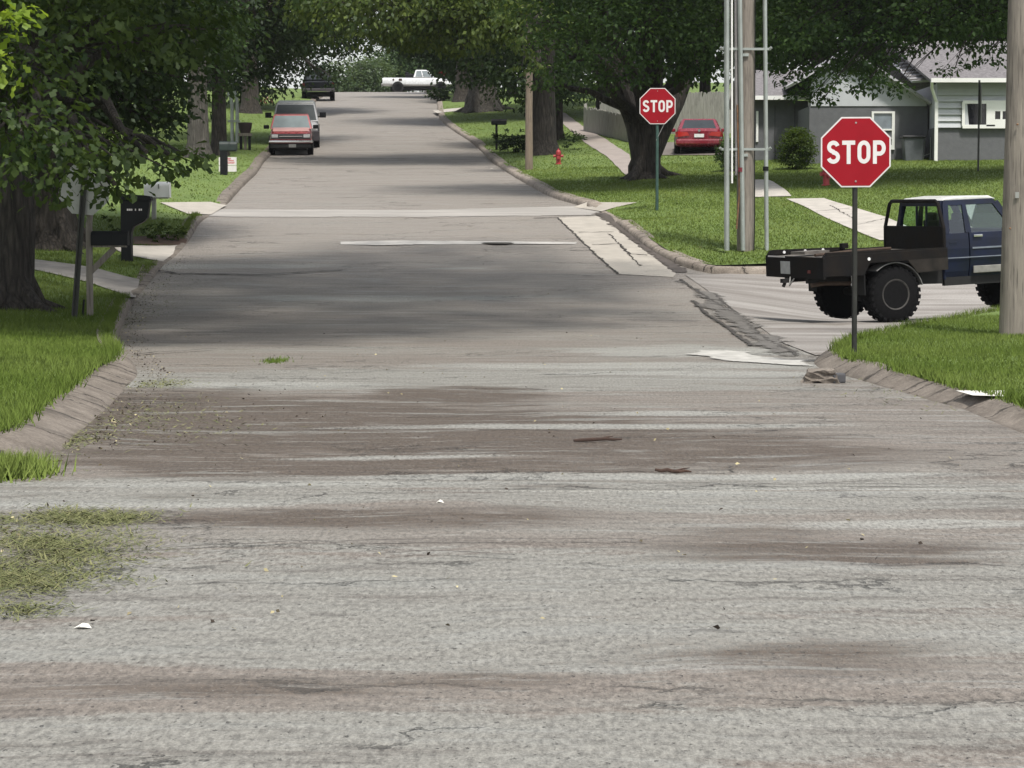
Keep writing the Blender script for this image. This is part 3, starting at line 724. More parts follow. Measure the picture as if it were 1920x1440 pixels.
plain_mailbox('white rounded mailbox on a grey post beyond the two black mailboxes', p, (412 - 372) / s, 46 / s, white_pt, alu, 6 / s, w=.26, h=29 / s, post_w=8 / s)
p = lawn(420, 328); s = sc(p[1])
plain_mailbox('dark green mailbox on a dark post beside the white and red yard sign', p, (328 - 284) / s, 31 / s, grn_bk, black_pl, 8 / s, w=.24, h=17 / s, post_w=13 / s)
p = lawn(931, 281); s = sc(p[1])
plain_mailbox('dark mailbox on a thin dark post near the low hedge across the road', p, (281 - 234) / s, 28 / s, black_pl, black_pl, 4 / s, w=.2, h=.2, post_w=.09)
p = lawn(460, 281); s = sc(p[1])
t = thing('barrel_planter', 'dark tub on a grey wooden stand by the left kerb', 'planter', p)
MB().lathe([(9 / s, 31 / s), (12 / s, 40 / s), (13 / s, 50 / s), (12 / s, 50.5 / s), (11.5 / s, 49 / s), (.01, 49 / s)], 18).build('tub', basic('dark tub', (.03, .018, .018), .6), t, smooth=True)
MB().box((0, 0, 28 / s), (24 / s, .4, 5.5 / s)).build('stand_top', post_wood, t)
for dx in (-8, 0, 8): MB().box((dx / s, 0, 11 / s), (4.5 / s, .12, 28.5 / s)).build('leg', post_wood if dx == 0 else black_pl, t)
p = lawn(427, 323); s = sc(p[1])
t = thing('yard_sign', 'small white yard sign with red writing in two panels', 'sign', p)
MB().box((0, 0, 20.5 / s), (33 / s, .012, 15 / s)).build('upper_panel', white_sheet, t)
MB().box((0, 0, 6.5 / s), (33 / s, .012, 11 / s)).build('lower_panel', white_sheet, t)
MB().box((0, .01, 10 / s), (.02, .02, 30 / s)).build('stake', post_dark, t)
sq = MB(); rs = np.random.RandomState(5)
for row, (x0, x1, z) in enumerate(((-2, 6, 25), (1, 12, 21.5), (0, 13, 17.5))):
    path = [(x / s, (z + 1.4 * math.sin(x * 2.6)) / s) for x in np.linspace(x0, x1, 30)]
    ribbon(sq, path, .8 / s, Matrix.Translation((0, -.0085, 0)))
sq.build('red_script', basic('red ink', (.5, .04, .05), .6), t)

# litter on the road
def twig(label, a, b, r, base=zroad):
    pa = unproject(*a, base); pb = unproject(*b, base); rs = np.random.RandomState(int(a[0]))
    t = thing('twig', label, 'twig', pa)
    pts = [(Vector(pa) * (1 - k / 6) + Vector(pb) * (k / 6) - Vector(pa)) + Vector((0, rs.normal(0, .015), r + abs(rs.normal(0, .006)))) for k in range(7)]
    MB().tube(pts, [r * .7, r, r * 1.1, r, r * .9, r * .8, r * .4], 7).build('stem', basic('dark twig bark', (.05, .028, .02), .9, var=.3), t, smooth=True)
    mid = pts[3]; MB().tube([mid, mid + Vector((.07, .05, .012)), mid + Vector((.12, .12, .01))], [r * .6, r * .45, r * .2], 6).build('side_shoot', bpy.data.materials['dark twig bark'], t)
twig('dark fallen twig lying in the middle of the road', (1076, 831), (1166, 828), .014)
twig('dark stick lying where the asphalt turns pale', (1228, 889), (1296, 888), .012)
twig('short dark stick near the left gutter', (70, 874), (92, 872), .014)
p = road(933, 457); s = sc(p[1])
t = thing('manhole_cover', 'dark round iron cover set in the road beside the pale strip', 'manhole cover', p)
MB().lathe([(27 / s, 0), (27 / s, .02), (25 / s, .028), (.01, .03)], 28).build('cover', basic('iron', (.06, .058, .055), .6, metal=.5), t)
MB().lathe([(31 / s, .0), (31 / s, .016), (28 / s, .018), (28 / s, .0)], 28).build('frame_ring', basic('iron ring', (.16, .15, .14), .7), t)
# broken kerb stone at the near corner
p = road(1540, 716); s = sc(p[1])
t = thing('kerb_stone', 'broken pale kerb block lying loose at the grass corner', 'kerb stone', p, R(-8))
bm = bmesh.new(); bmesh.ops.create_cube(bm, size=1); bmesh.ops.subdivide_edges(bm, edges=bm.edges, cuts=4, use_grid_fill=True); rs = np.random.RandomState(4)
for v in bm.verts:
    v.co = Vector((v.co.x * .40 * (1 - .3 * (v.co.z + .5)), v.co.y * .5, (v.co.z + .5) * .13)) + Vector(rs.normal(0, .010, 3))
me = bpy.data.meshes.new('block'); bm.to_mesh(me); bm.free(); me.materials.append(concrete); o = bpy.data.objects.new('block', me); COL.objects.link(o); o.parent = t
MB().box((.17, -.17, .05), (.15, .12, .11), rot=Matrix.Rotation(.5, 4, 'Z')).build('chipped_end', basic('dark chipped stone', (.07, .07, .075), .9), t, bevel=.02)
# scraps of pale paper and leaves
lm = basic('pale scrap', (.8, .78, .7), .7)
for (px, py, w, lab) in ((155, 1181, .07, 'crumpled white scrap on the grey asphalt nearest to us at left'), (825, 946, .045, 'small pale scrap in the middle of the near road'), (921, 317, .11, 'white scrap in the right gutter by the slim pole')):
    p = road(px, py); t = tag(MB(Matrix.Translation(Vector(p)) @ Matrix.Scale(.55, 4)).add([(-w, 0, .01), (-.2 * w, -.6 * w, .03), (w, -.2 * w, .012), (.5 * w, .7 * w, .035), (-.4 * w, .6 * w, .01), (0, 0, .05)], [(0, 1, 5), (1, 2, 5), (2, 3, 5), (3, 4, 5), (4, 0, 5)]).build('paper_scrap', lm), lab, 'litter', 'scraps lying on the road')

# ================================================================== HOUSE
dark_gray = basic('dark grey masonry paint', (.125, .128, .138), .85, var=.12, scale=6, bump=.4)
light_gray = basic('light grey siding', (.50, .52, .545), .7, var=.05, scale=3)
shingle_d = basic('dark shingles', (.16, .15, .155), .9, var=.35, scale=12, bump=.5)
roof_l = basic('light roof sheets', (.44, .44, .46), .6, var=.15, scale=5)
win_glass = basic('dim window glass', (.16, .19, .22), .08, var=.5, scale=1.2, spec=.8)
win_dark = basic('dark window', (.012, .012, .016), .08, var=.3, spec=.6)
HD = 71.0; hb = at(1700, 313, HD); hs = sc(HD)
house = thing('house', 'low grey house with light siding above dark walls and white trim', 'house', hb)
def hx(px): return (px - 1700) / hs
def hz(py): return (313 - py) / hs
def part(mb, name, mat, par=None, **k): return mb.build(name, mat, par or house, **k)
# right block, front at y=0
part(MB().box(((hx(1752) + hx(2160)) / 2, 3.0, (hz(240) - .5) / 2), (hx(2160) - hx(1752), 6.0, hz(240) + .5)), 'wall', dark_gray)
sd = MB(); zz = hz(240)
while zz < hz(157) - .02:
    z2 = min(zz + .2, hz(157)); n = 1
    for x0, x1, za, zb in ((1755, 2160, zz, z2),):
        sd.prism([(-.075, za), (-.015, zb), (.2, zb), (.2, za)], hx(x0), hx(x1), 'x')
    zz = z2
part(sd, 'siding', light_gray)
part(MB().box(((hx(1755) + hx(2160)) / 2, 3.2, (hz(240) + hz(157)) / 2 - .01), (hx(2160) - hx(1755) - .02, 5.95, hz(157) - hz(240) - .03)), 'upper_wall', light_gray)
# window of right block
f = MB()
wx0, wx1, wz0, wz1 = hx(1802), hx(1905), hz(238), hz(193)
for a, b, c, d in ((wx0, wx1, wz0 - .06, wz0 + .05), (wx0, wx1, wz1 - .05, wz1 + .05), (wx0 - .02, wx0 + .07, wz0, wz1), (wx1 - .07, wx1, wz0, wz1), (hx(1846), hx(1862), wz0, wz1), (hx(1862), wx1, wz1 - .28, wz1), (hx(1862), wx1, wz0, wz0 + .22), (hx(1872), hx(1876), wz0, wz1)): f.box(((a + b) / 2, -.10, (c + d) / 2), (b - a, .07 + .001 * random.random(), d - c))
wf = part(f, 'window', white_pt)
MB().quad((wx0, -.090, wz0), (wx1, -.090, wz0), (wx1, -.090, wz1), (wx0, -.090, wz1)).build('pane', win_dark, wf)
MB().quad((wx0 + .08, -.096, wz0 + .05), (wx0 + .2, -.096, wz0 + .05), (wx0 + .14, -.096, wz1 - .05), (wx0 + .08, -.096, wz1 - .05)).build('curtain', light_gray, wf)
# roof of right block, rising away from us
rz0 = hz(153); rr = MB()
rr.quad((hx(1738), -.45, rz0), (hx(2170), -.45, rz0), (hx(2170), 3.4, rz0 + 1.5), (hx(1690), 3.4, rz0 + 1.5), .08); rr.quad((hx(2170), 3.41, rz0 + 1.5), (hx(2170), 7.2, rz0), (hx(1738), 7.2, rz0), (hx(1690), 3.41, rz0 + 1.5), .08)
rf = part(rr, 'roof', shingle_d)
part(MB().box(((hx(1738) + hx(2170)) / 2, -.5, rz0 - .02), (hx(2170) - hx(1738), .11, .13)), 'gutter', white_pt)
part(MB().box((hx(1753), -.10, hz(250) - .0), (.10, .09, hz(190) - hz(313) - .05)).tube([(hx(1753), -.1, hz(192)), (hx(1742), -.3, hz(168)), (hx(1740), -.48, hz(156))], .05, 8).bar((hx(1753), -.1, hz(308)), (hx(1744), -.35, hz(311)), .09, .08), 'downspout', white_pt)
# middle block, set back 1.2 m, gable toward us
my = 1.25
part(MB().box(((hx(1527) + hx(1752)) / 2, my + 2.5, (hz(196) - .5) / 2), (hx(1752) - hx(1527) - .01, 5.0, hz(196) + .5)), 'wall', dark_gray)
gx0, gx1 = hx(1530), hx(1749)
part(MB().prism([(gx0, hz(196)), (gx1, hz(196)), (gx1, hz(186)), (hx(1716), hz(163)), (hx(1600), hz(96)), (gx0, hz(140))], my - .03, my + .2, 'y'), 'gable', light_gray)
rm = MB(); rm.quad((hx(1756), my - .4, hz(190)), (hx(1756), my + 6, hz(190)), (hx(1596), my + 6, hz(88)), (hx(1596), my - .4, hz(88)), .08)
rm.quad((hx(1500), my - .4, hz(150)), (hx(1596), my - .4, hz(89)), (hx(1596), my + 6, hz(89)), (hx(1500), my + 6, hz(150)), .08)
part(rm, 'roof', roof_l)
# light ribbed slope running up to the right block ridge
sl = MB(); sl.quad((hx(1712), my - .9, hz(152)), (hx(1790), my - .9, hz(150) + .02), (hx(1790), my + 1.5, hz(97)), (hx(1700), my + 1.5, hz(108)), .06)
part(sl, 'valley_roof', roof_l)
rb = MB()
for k in range(6): a = k / 6; rb.bar((hx(1704 + 1), my - .9 + 2.4 * a - .02, hz(152) + (hz(108) - hz(152)) * a + .04), (hx(1790), my - .9 + 2.4 * a - .02, hz(150) + (hz(97) - hz(150)) * a + .06), .05, .05)
part(rb, 'roof_rib', shingle_d)
w = MB(); wx0, wx1, wz0, wz1 = hx(1645), hx(1689), hz(277), hz(206)
for a, b, c, d in ((wx0, wx1, wz0 - .02, wz0 + .13), (wx0, wx1, wz1 - .06, wz1), (wx0, wx0 + .07, wz0, wz1), (wx1 - .09, wx1, wz0, wz1), (wx0, wx1, hz(242), hz(239)), (wx0, wx1, hz(257), hz(256))): w.box(((a + b) / 2, my - .02, (c + d) / 2), (b - a, .09 + .002 * random.random(), d - c))
wf = part(w, 'window', white_pt)
MB().quad((wx0, my - .022, hz(241)), (wx1, my - .022, hz(241)), (wx1, my - .022, wz1), (wx0, my - .022, wz1)).build('pane', win_glass, wf)
MB().quad((wx0, my - .024, wz0), (wx1, my - .024, wz0), (wx1, my - .024, hz(241)), (wx0, my - .024, hz(241))).build('pane', dark_gray, wf)
# left wing, set back further
wy = 4.2; k = (HD + wy) / HD
def wxp(px): return ((px - 960) * k - (1700 - 960)) / hs
def wzp(py): return ((435 - py) * (HD + wy) - (435 - 313) * HD) / F
part(MB().box(((wxp(1404) + wxp(1526)) / 2, wy + 2.6, (wzp(190) - .5) / 2), (wxp(1526) - wxp(1404), 5.2, wzp(190) + .5)), 'wing_wall', dark_gray)
lr = MB(); lr.quad((wxp(1398), wy - .35, wzp(184)), (wxp(1532), wy - .35, wzp(184)), (wxp(1532), wy + 3, wzp(184) + 1.1), (wxp(1398), wy + 3, wzp(184) + 1.1), .08); lr.quad((wxp(1532), wy + 3.01, wzp(184) + 1.1), (wxp(1532), wy + 6.2, wzp(184)), (wxp(1398), wy + 6.2, wzp(184)), (wxp(1398), wy + 3.01, wzp(184) + 1.1), .08)
part(lr, 'wing_roof', shingle_d)
part(MB().box(((wxp(1398) + wxp(1530)) / 2, wy - .4, wzp(186)), (wxp(1530) - wxp(1398), .1, .13)), 'gutter', white_pt)
part(MB().box((wxp(1420), wy - .03, wzp(238)), (.07, .05, (265 - 208) * k / hs)), 'corner_trim', white_pt)
part(MB().box((wxp(1453), wy - .012, wzp(250)), (.02, .03, 1.8)).box((wxp(1490), wy - .012, wzp(250)), (.02, .03, 1.8)), 'panel_seam', basic('seam', (.06, .06, .065), .8))
part(MB().tube([(wxp(1514), wy - .4, wzp(188)), (wxp(1515), wy - .35, wzp(200)), (wxp(1522), wy - .12, wzp(212)), (wxp(1524), wy - .1, wzp(300))], .05, 8), 'downspout', white_pt)
# bin and hand truck leaning by the wall
p = at(1711, 314, HD + .75)
t = thing('wheelie_bin', 'dark grey wheeled bin against the house wall under the white window', 'bin', p)
MB().prism([(-.26, .08), (.26, .08), (.33, .92), (-.33, .92)], -.28, .28, 'y').build('body', basic('bin grey', (.09, .10, .11), .6), t, bevel=.03)
MB().box((0, 0, .95), (.74, .66, .07)).build('lid', basic('bin lid', (.03, .03, .035), .5), t, bevel=.02)
for sx in (-1, 1): MB(Matrix.Translation((sx * .2, .2, .1))).lathe([(.1, -.03), (.1, .03)], 14, Matrix.Rotation(R(90), 4, 'Y')).build('wheel', black_pl, t)
p = at(1737, 314, HD + .55)
t = thing('hand_truck', 'upright hand truck with a leaning pole beside the downspout', 'hand truck', p)
MB().tube([(-.12, 0, .05), (-.02, .2, 1.0)], .02, 8).tube([(.12, 0, .05), (.16, .2, .95)], .02, 8).bar((-.12, .05, .35), (.15, .05, .45), .02).build('frame', galv, t)
MB().box((0, -.15, .04), (.36, .25, .02)).build('toe_plate', galv, t)
for sx in (-1, 1): MB(Matrix.Translation((sx * .17, .06, .1))).lathe([(.1, -.025), (.1, .025)], 14, Matrix.Rotation(R(90), 4, 'Y')).build('wheel', black_pl, t)

# fences
def fence(label, a, b, h, bw=.14, gap=.006, jag=.05, seed=0, cap=False):
    a = np.array(a); b = np.array(b); d = b - a; L = np.linalg.norm(d[:2]); n = int(L / bw)
    t = thing('board_fence', label, 'fence', a); rs = np.random.RandomState(seed); u = MB(); dd = d / L; nn = Vector((-dd[1], dd[0], 0))
    for i in range(n):
        o = Vector(dd) * (i * bw); hh = h * (1 - abs(rs.normal(0, jag))); e = Vector(dd) * (bw - gap); th = nn * .02
        q0 = o; q1 = o + e; z = Vector((0, 0, 1))
        pl = [q0 - z * .1, q1 - z * .1, q1 + z * (hh - .05), q1 - e * .25 + z * hh, q0 + e * .25 + z * hh, q0 + z * (hh - .05)]
        u.add(pl + [p + th for p in pl], [(0, 1, 2, 3, 4, 5), (11, 10, 9, 8, 7, 6)] + [(k, k + 6, (k + 1) % 6 + 6, (k + 1) % 6) for k in range(6)])
    u.build('boards', fence_wood, t)
    for z in (.35, h - .4): MB().bar(Vector((0, 0, z)) + nn * .05, Vector(d) + Vector((0, 0, z)) + nn * .05, .05, .09).build('rail', fence_wood, t)
    for k in (0, 1): MB().box(Vector(d) * k + nn * .09 + Vector((0, 0, h * .5)), (.14, .14, h + .16)).build('post', fence_wood, t)
fence('low weathered picket fence behind the forked tree near the sidewalk', lawn(1094, 246) , lawn(1182, 268), 52 / 46, seed=1, jag=.06)
fence('tall grey board fence behind the red car', at(1225, 285, 96), at(1364, 285, 94), 112 / 45, seed=2, jag=.012)
fence('short weathered board fence section beyond the picket fence', at(1125, 240, 104), at(1172, 240, 103), 55 / 41, seed=3, jag=.03)
# ================================================================== VEHICLES
tyre_m = basic('tyre rubber', (.0075, .0075, .008), .9, var=.4, scale=20, spec=.1)
under_m = basic('underbody black', (.012, .012, .012), .9)
chrome_m = basic('chrome', (.7, .7, .7), .15, metal=1.0, var=.05)
lamp_m = basic('lamp glass', (.5, .5, .5), .1, var=.1, coat=.6)
tail_m = basic('tail lamp red', (.42, .02, .015), .2, var=.1, coat=.6)
amber_m = basic('amber lamp', (.6, .2, .03), .2)
plate_m = basic('plate white', (.75, .75, .75), .5)
vglass = basic('vehicle glass', (.17, .20, .21), .15, var=.15, scale=1.5, spec=.9, coat=.5)
vglass_d = basic('dark vehicle glass', (.025, .03, .033), .06, var=.25, scale=1.5, spec=.7)
def place(o, x, y, head, z=None):
    e = .8; h = Vector((math.cos(head), math.sin(head), 0)); l = Vector((-h.y, h.x, 0))
    def zz(v): return float(zroad(v.x, v.y))
    c = Vector((x, y, 0)); fz = (zz(c + h * e) - zz(c - h * e)) / (2 * e); lz = (zz(c + l * e) - zz(c - l * e)) / (2 * e)
    X_ = Vector((h.x, h.y, fz)).normalized(); L_ = Vector((l.x, l.y, lz)); U_ = X_.cross(L_).normalized(); L_ = U_.cross(X_)
    M = Matrix((X_, L_, U_)).transposed().to_4x4(); M.translation = Vector((x, y, zz(c) if z is None else z)); o.matrix_world = M
def wheel(parent, x, y, r, w, side, rim=alu, knobs=0, rim_r=.58, dish=0.0):
    T = Matrix.Translation((x, y, r)); prof = [(r * rim_r, -w / 2), (r * .86, -w / 2 * .98), (r * .97, -w * .38), (r, -w * .2), (r, w * .2), (r * .97, w * .38), (r * .86, w / 2 * .98), (r * rim_r, w / 2)]
    u = MB(T).lathe(prof, 36, axis='y')
    if knobs:
        for k in range(knobs):
            for row in (-1, 1):
                a = 2 * math.pi * (k + (.5 if row > 0 else 0)) / knobs; M = Matrix.Rotation(a, 4, 'Y')
                u.box((0, row * w * .33, r + .004), (r * .15, w * .26, .006), M); u.box((0, row * w * .11, r + .004), (r * .11, w * .16, .006), Matrix.Rotation(a + .1, 4, 'Y'))
                u.box((0, row * w * .49, r * .92), (r * .12, .010, r * .10), M)
    ty = u.build('wheel', tyre_m, parent, smooth=True)
    s = side; m = MB(T); m.lathe([(r * rim_r * 1.02, s * w * .47), (r * rim_r * .95, s * w * .49), (r * rim_r * .88, s * (w * .40 - dish)), (r * .30, s * (w * .34 - dish)), (r * .22, s * (w * .44 - dish * .6)), (r * .10, s * (w * .46 - dish * .6)), (.005, s * (w * .46 - dish * .6))], 28, axis='y')
    m.build('rim', rim, ty, smooth=True)
    return ty
def ring(w, z0, z1, n=20, e=5.0, taper=1.0):
    out = []
    for k in range(n):
        a = 2 * math.pi * (k + .5) / n; c, s = math.cos(a), math.sin(a)
        y = math.copysign(abs(c) ** (2 / e), c) * w / 2; z = math.copysign(abs(s) ** (2 / e), s)
        zz = (z0 + z1) / 2 + z * (z1 - z0) / 2; out.append((y * (taper if z > 0 else 1), zz))
    return out
def body_loft(secs, n=24, e=6.0):
    u = MB(); u.loft([[(x, y, z) for y, z in ring(w, z0, z1, n, e, tp)] for x, w, z0, z1, tp in secs]); return u
def frustum(b, t):
    """b=(x0,x1,w,z) bottom, t the same at the top"""
    v = []
    for x0, x1, w, z in (b, t): v += [Vector((x0, -w / 2, z)), Vector((x1, -w / 2, z)), Vector((x1, w / 2, z)), Vector((x0, w / 2, z))]
    return v
FACES = {'right': (0, 1, 5, 4), 'front': (1, 2, 6, 5), 'left': (2, 3, 7, 6), 'rear': (3, 0, 4, 7)}
def pane(v, face, u0, u1, v0, v1, off=.006):
    a, b, c, d = [v[i] for i in FACES[face]]; n = (b - a).cross(d - a).normalized()
    P = lambda s, t: (a * (1 - s) + b * s) * (1 - t) + (d * (1 - s) + c * s) * t + n * off
    return MB().quad(P(u0, v0), P(u1, v0), P(u1, v1), P(u0, v1), .004)
def simple_vehicle(name, label, cat, spec, glass=None):
    S = dict(glass=glass or vglass, paint=None, trim=under_m); S.update(spec); L, W = S['L'], S['W']
    t = thing(name, label, cat); pt = S['paint']
    body_loft(S['secs']).build('body', pt, t, smooth=True)
    cb, ct = S['cab']; v = frustum(cb, ct); u = MB(); u.add(v, [(0, 3, 2, 1), (4, 5, 6, 7)] + list(FACES.values())); u.build('cabin', S.get('cabin_paint', pt), t, bevel=S.get('cab_bevel', .07), seg=3)
    pane(v, 'front', .04, .96, .06, .94).build('windshield', S['glass'], t)
    pane(v, 'rear', .10, .90, .12, .88).build('rear_window', S.get('rear_glass', S['glass']), t)
    for f in ('left', 'right'):
        cuts = S.get('side', ((.08, .48), (.53, .92)))
        for a, b in cuts: pane(v, f, a, b, .10, .86).build('side_window', S['glass'], t)
    for x in S['axles']:
        for s in (-1, 1):
            wheel(t, x, s * (W / 2 - S['tw'] / 2 + .01), S['wr'], S['tw'], s, S.get('rim', alu))
            MB().lathe([(S['wr'] * 1.18, -.02), (S['wr'] * 1.18, .02)], 24, Matrix.Translation((x, s * (W / 2 - .012), S['wr'] * 1.05)), 'y').build('wheel_arch', under_m, t)
    MB().box((0, 0, S['wr'] * .9), (L * .78, W * .72, .22)).build('chassis', under_m, t)
    return t, v
red_dk = basic('red truck paint', (.25, .03, .038), .3, var=.06, coat=.7)
dark_trim = basic('dark grey trim', (.05, .045, .05), .6)
# --- red pickup facing us
c = road(546, 292); 
S = dict(L=4.7, W=1.72, glass=basic('pale lit windscreen', (.19, .225, .235), .15, var=.2, scale=1.2), cabin_paint=basic('paler cabin red', (.40, .11, .11), .35, coat=.6), paint=red_dk, axles=(-1.45, 1.45), wr=.34, tw=.24, cab=((-.95, .95, 1.66, .98), (-.72, .28, 1.36, 1.51)), cab_bevel=.04,  # cabin in a paler red than the body
         secs=[(-2.3, 1.60, .50, .95, .97), (-2.2, 1.66, .45, .98, .97), (-1.0, 1.70, .42, 1.0, .96), (.7, 1.70, .42, 1.02, .95), (1.5, 1.70, .42, .98, .93), (2.1, 1.68, .42, .92, .92), (2.26, 1.62, .46, .86, .92)])
t, v = simple_vehicle('pickup_truck', 'red pickup with a chrome front bumper parked facing us by the left kerb', 'pickup truck', S)
MB().prism([(.96, 1.0), (.96, 1.045), (1.5, 1.03), (2.05, .965), (2.05, .93), (1.5, .98)], -.70, .70, 'y').build('bonnet', basic('bonnet sky sheen', (.66, .34, .32), .35, coat=.6, var=.12, scale=2), t, bevel=.01)  # pale pink panel paints the sky's reflection on the hood
MB().box((2.27, 0, .76), (.05, 1.55, .20)).build('grille', dark_trim, t, bevel=.02)
MB().box((2.31, 0, .76), (.02, .9, .03)).build('grille_bar', chrome_m, t)
for s in (-1, 1):
    MB().box((2.28, s * .62, .77), (.05, .26, .13)).build('headlight', lamp_m, t, bevel=.02)
    MB().box((.80, s * .97, 1.06), (.10, .22, .15)).build('mirror', black_pl, t, bevel=.03)
MB().box((2.38, 0, .56), (.10, 1.74, .09)).build('front_bumper', chrome_m, t, bevel=.03)
MB().box((2.36, 0, .40), (.06, 1.60, .20)).build('air_dam', under_m, t, bevel=.03)
MB().box((2.40, .06, .40), (.01, .28, .13)).build('license_plate', basic('grey plate', (.2, .2, .19), .6), t)
place(t, c[0] - .20, c[1] + 2.3, R(-85.2))
# --- grey van behind
c = road(549, 279)
grey_pt = basic('silver grey van paint', (.50, .50, .51), .35, coat=.5)
S = dict(L=4.9, W=1.95, paint=grey_pt, axles=(-1.5, 1.5), wr=.36, tw=.25, glass=basic('smoky vehicle glass', (.115, .125, .13), .12, var=.3, scale=1.2), cab_bevel=.05, cab=((-2.35, 1.35, 1.90, 1.05), (-2.2, .45, 1.60, 1.74)), side=((.04, .30), (.33, .62), (.65, .93)),
         secs=[(-2.45, 1.84, .5, 1.0, .98), (-2.3, 1.92, .42, 1.06, .97), (0, 1.95, .40, 1.08, .97), (1.3, 1.95, .40, 1.06, .95), (2.2, 1.90, .42, .94, .92), (2.45, 1.80, .48, .86, .92)])
t, v = simple_vehicle('van', 'dark van with a pale roof parked right behind the red pickup', 'van', S)
MB().box((-.9, 0, 1.755), (2.5, 1.5, .05)).build('roof_panel', basic('pale roof', (.62, .62, .6), .5), t, bevel=.02)
for s in (-1, 1):
    MB().box((1.0, s * 1.13, 1.30), (.12, .26, .22)).tube([(1.0, s * .9, 1.2), (1.0, s * 1.1, 1.28)], .03, 8).build('mirror', black_pl, t, bevel=.04)
    MB().box((2.40, s * .74, .78), (.10, .30, .15)).build('headlight', lamp_m, t, bevel=.03)
MB().box((2.42, 0, .52), (.16, 1.92, .44)).build('front_bumper', dark_trim, t, bevel=.04)
MB().box((2.46, 0, .77), (.04, 1.0, .14)).build('grille', under_m, t)
place(t, c[0] - .10, c[1] + 2.6, R(-85.2))
# --- dark pickup at the top of the road, seen from behind
c = road(596, 189)
navy = basic('black truck paint', (.005, .006, .008), .5, coat=.1, spec=.2)
S = dict(L=5.2, W=2.0, paint=navy, axles=(-1.6, 1.7), wr=.40, tw=.30, glass=vglass_d, cab=((-.6, 1.3, 1.85, 1.20), (-.45, .75, 1.55, 1.85)),
         secs=[(-2.6, 1.9, .72, 1.15, .99), (-2.5, 1.96, .66, 1.18, .99), (-.6, 2.0, .60, 1.2, .98), (1.2, 2.0, .58, 1.22, .96), (2.3, 1.95, .6, 1.12, .93), (2.6, 1.85, .66, 1.0, .92)])
t, v = simple_vehicle('pickup_truck', 'black pickup seen from behind at the top of the hill under hanging leaves', 'pickup truck', S, vglass_d)
MB().box((-2.66, 0, .68), (.10, 2.0, .18)).build('rear_bumper', dark_trim, t, bevel=.03)
for s in (-1, 1): MB().box((-2.6, s * .9, 1.0), (.05, .12, .26)).build('tail_light', basic('dim tail lamp', (.08, .01, .01), .3), t)
place(t, c[0] - .1, c[1] + 1.6, R(94.8))
# --- white pickup crossing at the crest
D = 179.0; c = at(782, 173, D)
wh = basic('white truck paint', (.74, .75, .76), .35, coat=.4)
S = dict(L=5.5, W=1.95, paint=wh, axles=(-1.55, 1.8), wr=.38, tw=.26, cab=((-.35, 1.30, 1.80, 1.15), (-.15, .75, 1.5, 1.76)), side=((.10, .44), (.50, .92)),
         secs=[(-2.75, 1.85, .62, 1.12, .99), (-2.65, 1.92, .56, 1.15, .99), (-.4, 1.95, .5, 1.15, .98), (1.2, 1.95, .5, 1.17, .96), (2.2, 1.92, .52, 1.06, .93), (2.75, 1.8, .6, .88, .92)])
t, v = simple_vehicle('pickup_truck', 'white pickup with rust spots crossing at the crest of the hill', 'pickup truck', S, vglass)
MB().box((-2.78, 0, .62), (.12, 1.9, .16)).build('rear_bumper', alu, t, bevel=.03)
MB().box((-.5, 0, 1.3), (.9, 1.5, .28)).box((-.75, .2, 1.5), (.5, .5, .2), rot=Matrix.Rotation(.3, 4, 'Y')).build('bed_load', black_pl, t, bevel=.05)
MB().box((-1.35, -.975, .98), (.26, .02, .18)).box((-1.9, -.975, .98), (.12, .02, .16)).build('rust_patch', basic('dark rust', (.06, .035, .03), .9), t)
place(t, c[0], D + 1.0, R(2)); t.matrix_world = Matrix.Translation((c[0], D + 1.0, c[2])) @ Matrix.Rotation(R(3), 4, 'Z')
# --- red car seen from behind on the shaded drive
c = lawn(1318, 289); s = sc(c[1])
red_c = basic('red car paint', (.20, .008, .022), .25, coat=.8, var=.06)
W = 91 / s
S = dict(L=4.4, W=W, paint=red_c, axles=(-1.3, 1.35), wr=.31, tw=.2, glass=vglass_d, cab=((-1.75, 1.2, W * .90, .86), (-1.0, .35, W * .70, 68 / s)),
         secs=[(-2.2, W * .86, .34, .80, .97), (-2.1, W * .95, .28, .90, .94), (-1.7, W, .24, .93, .93), (0, W, .22, .9, .95), (1.2, W, .24, .88, .92), (2.0, W * .94, .28, .74, .9), (2.2, W * .84, .34, .66, .9)])
t, v = simple_vehicle('car', 'dark red saloon car parked with its tail to us by the tall fence', 'car', S)
for sgn in (-1, 1):
    MB().loft([[(x, y, z) for y, z in pts] for x, pts in ((-2.235, [(sgn * W * .20, .64), (sgn * W * .43, .60), (sgn * W * .44, .78), (sgn * W * .24, .76)]), (-2.12, [(sgn * W * .20, .64), (sgn * W * .485, .60), (sgn * W * .485, .78), (sgn * W * .24, .76)]))]).build('tail_light', tail_m, t)
    MB().box((.55, sgn * (W / 2 + .06), .95), (.12, .18, .13)).build('mirror', red_c, t, bevel=.03)
MB().box((-2.2, 0, .42), (.14, W * .95, .2)).build('rear_bumper', red_c, t, bevel=.05)
MB().box((-2.24, 0, .64), (.012, .34, .12)).build('license_plate', plate_m, t)
MB().lathe([(.05, -2.245), (.05, -2.225)], 12, Matrix.Translation((0, 0, .82)) @ Matrix.Rotation(R(-90), 4, 'Z'), 'y').build('badge', chrome_m, t)
t.matrix_world = Matrix.Translation((c[0], c[1] + 2.0, c[2])) @ Matrix.Rotation(R(86), 4, 'Z')

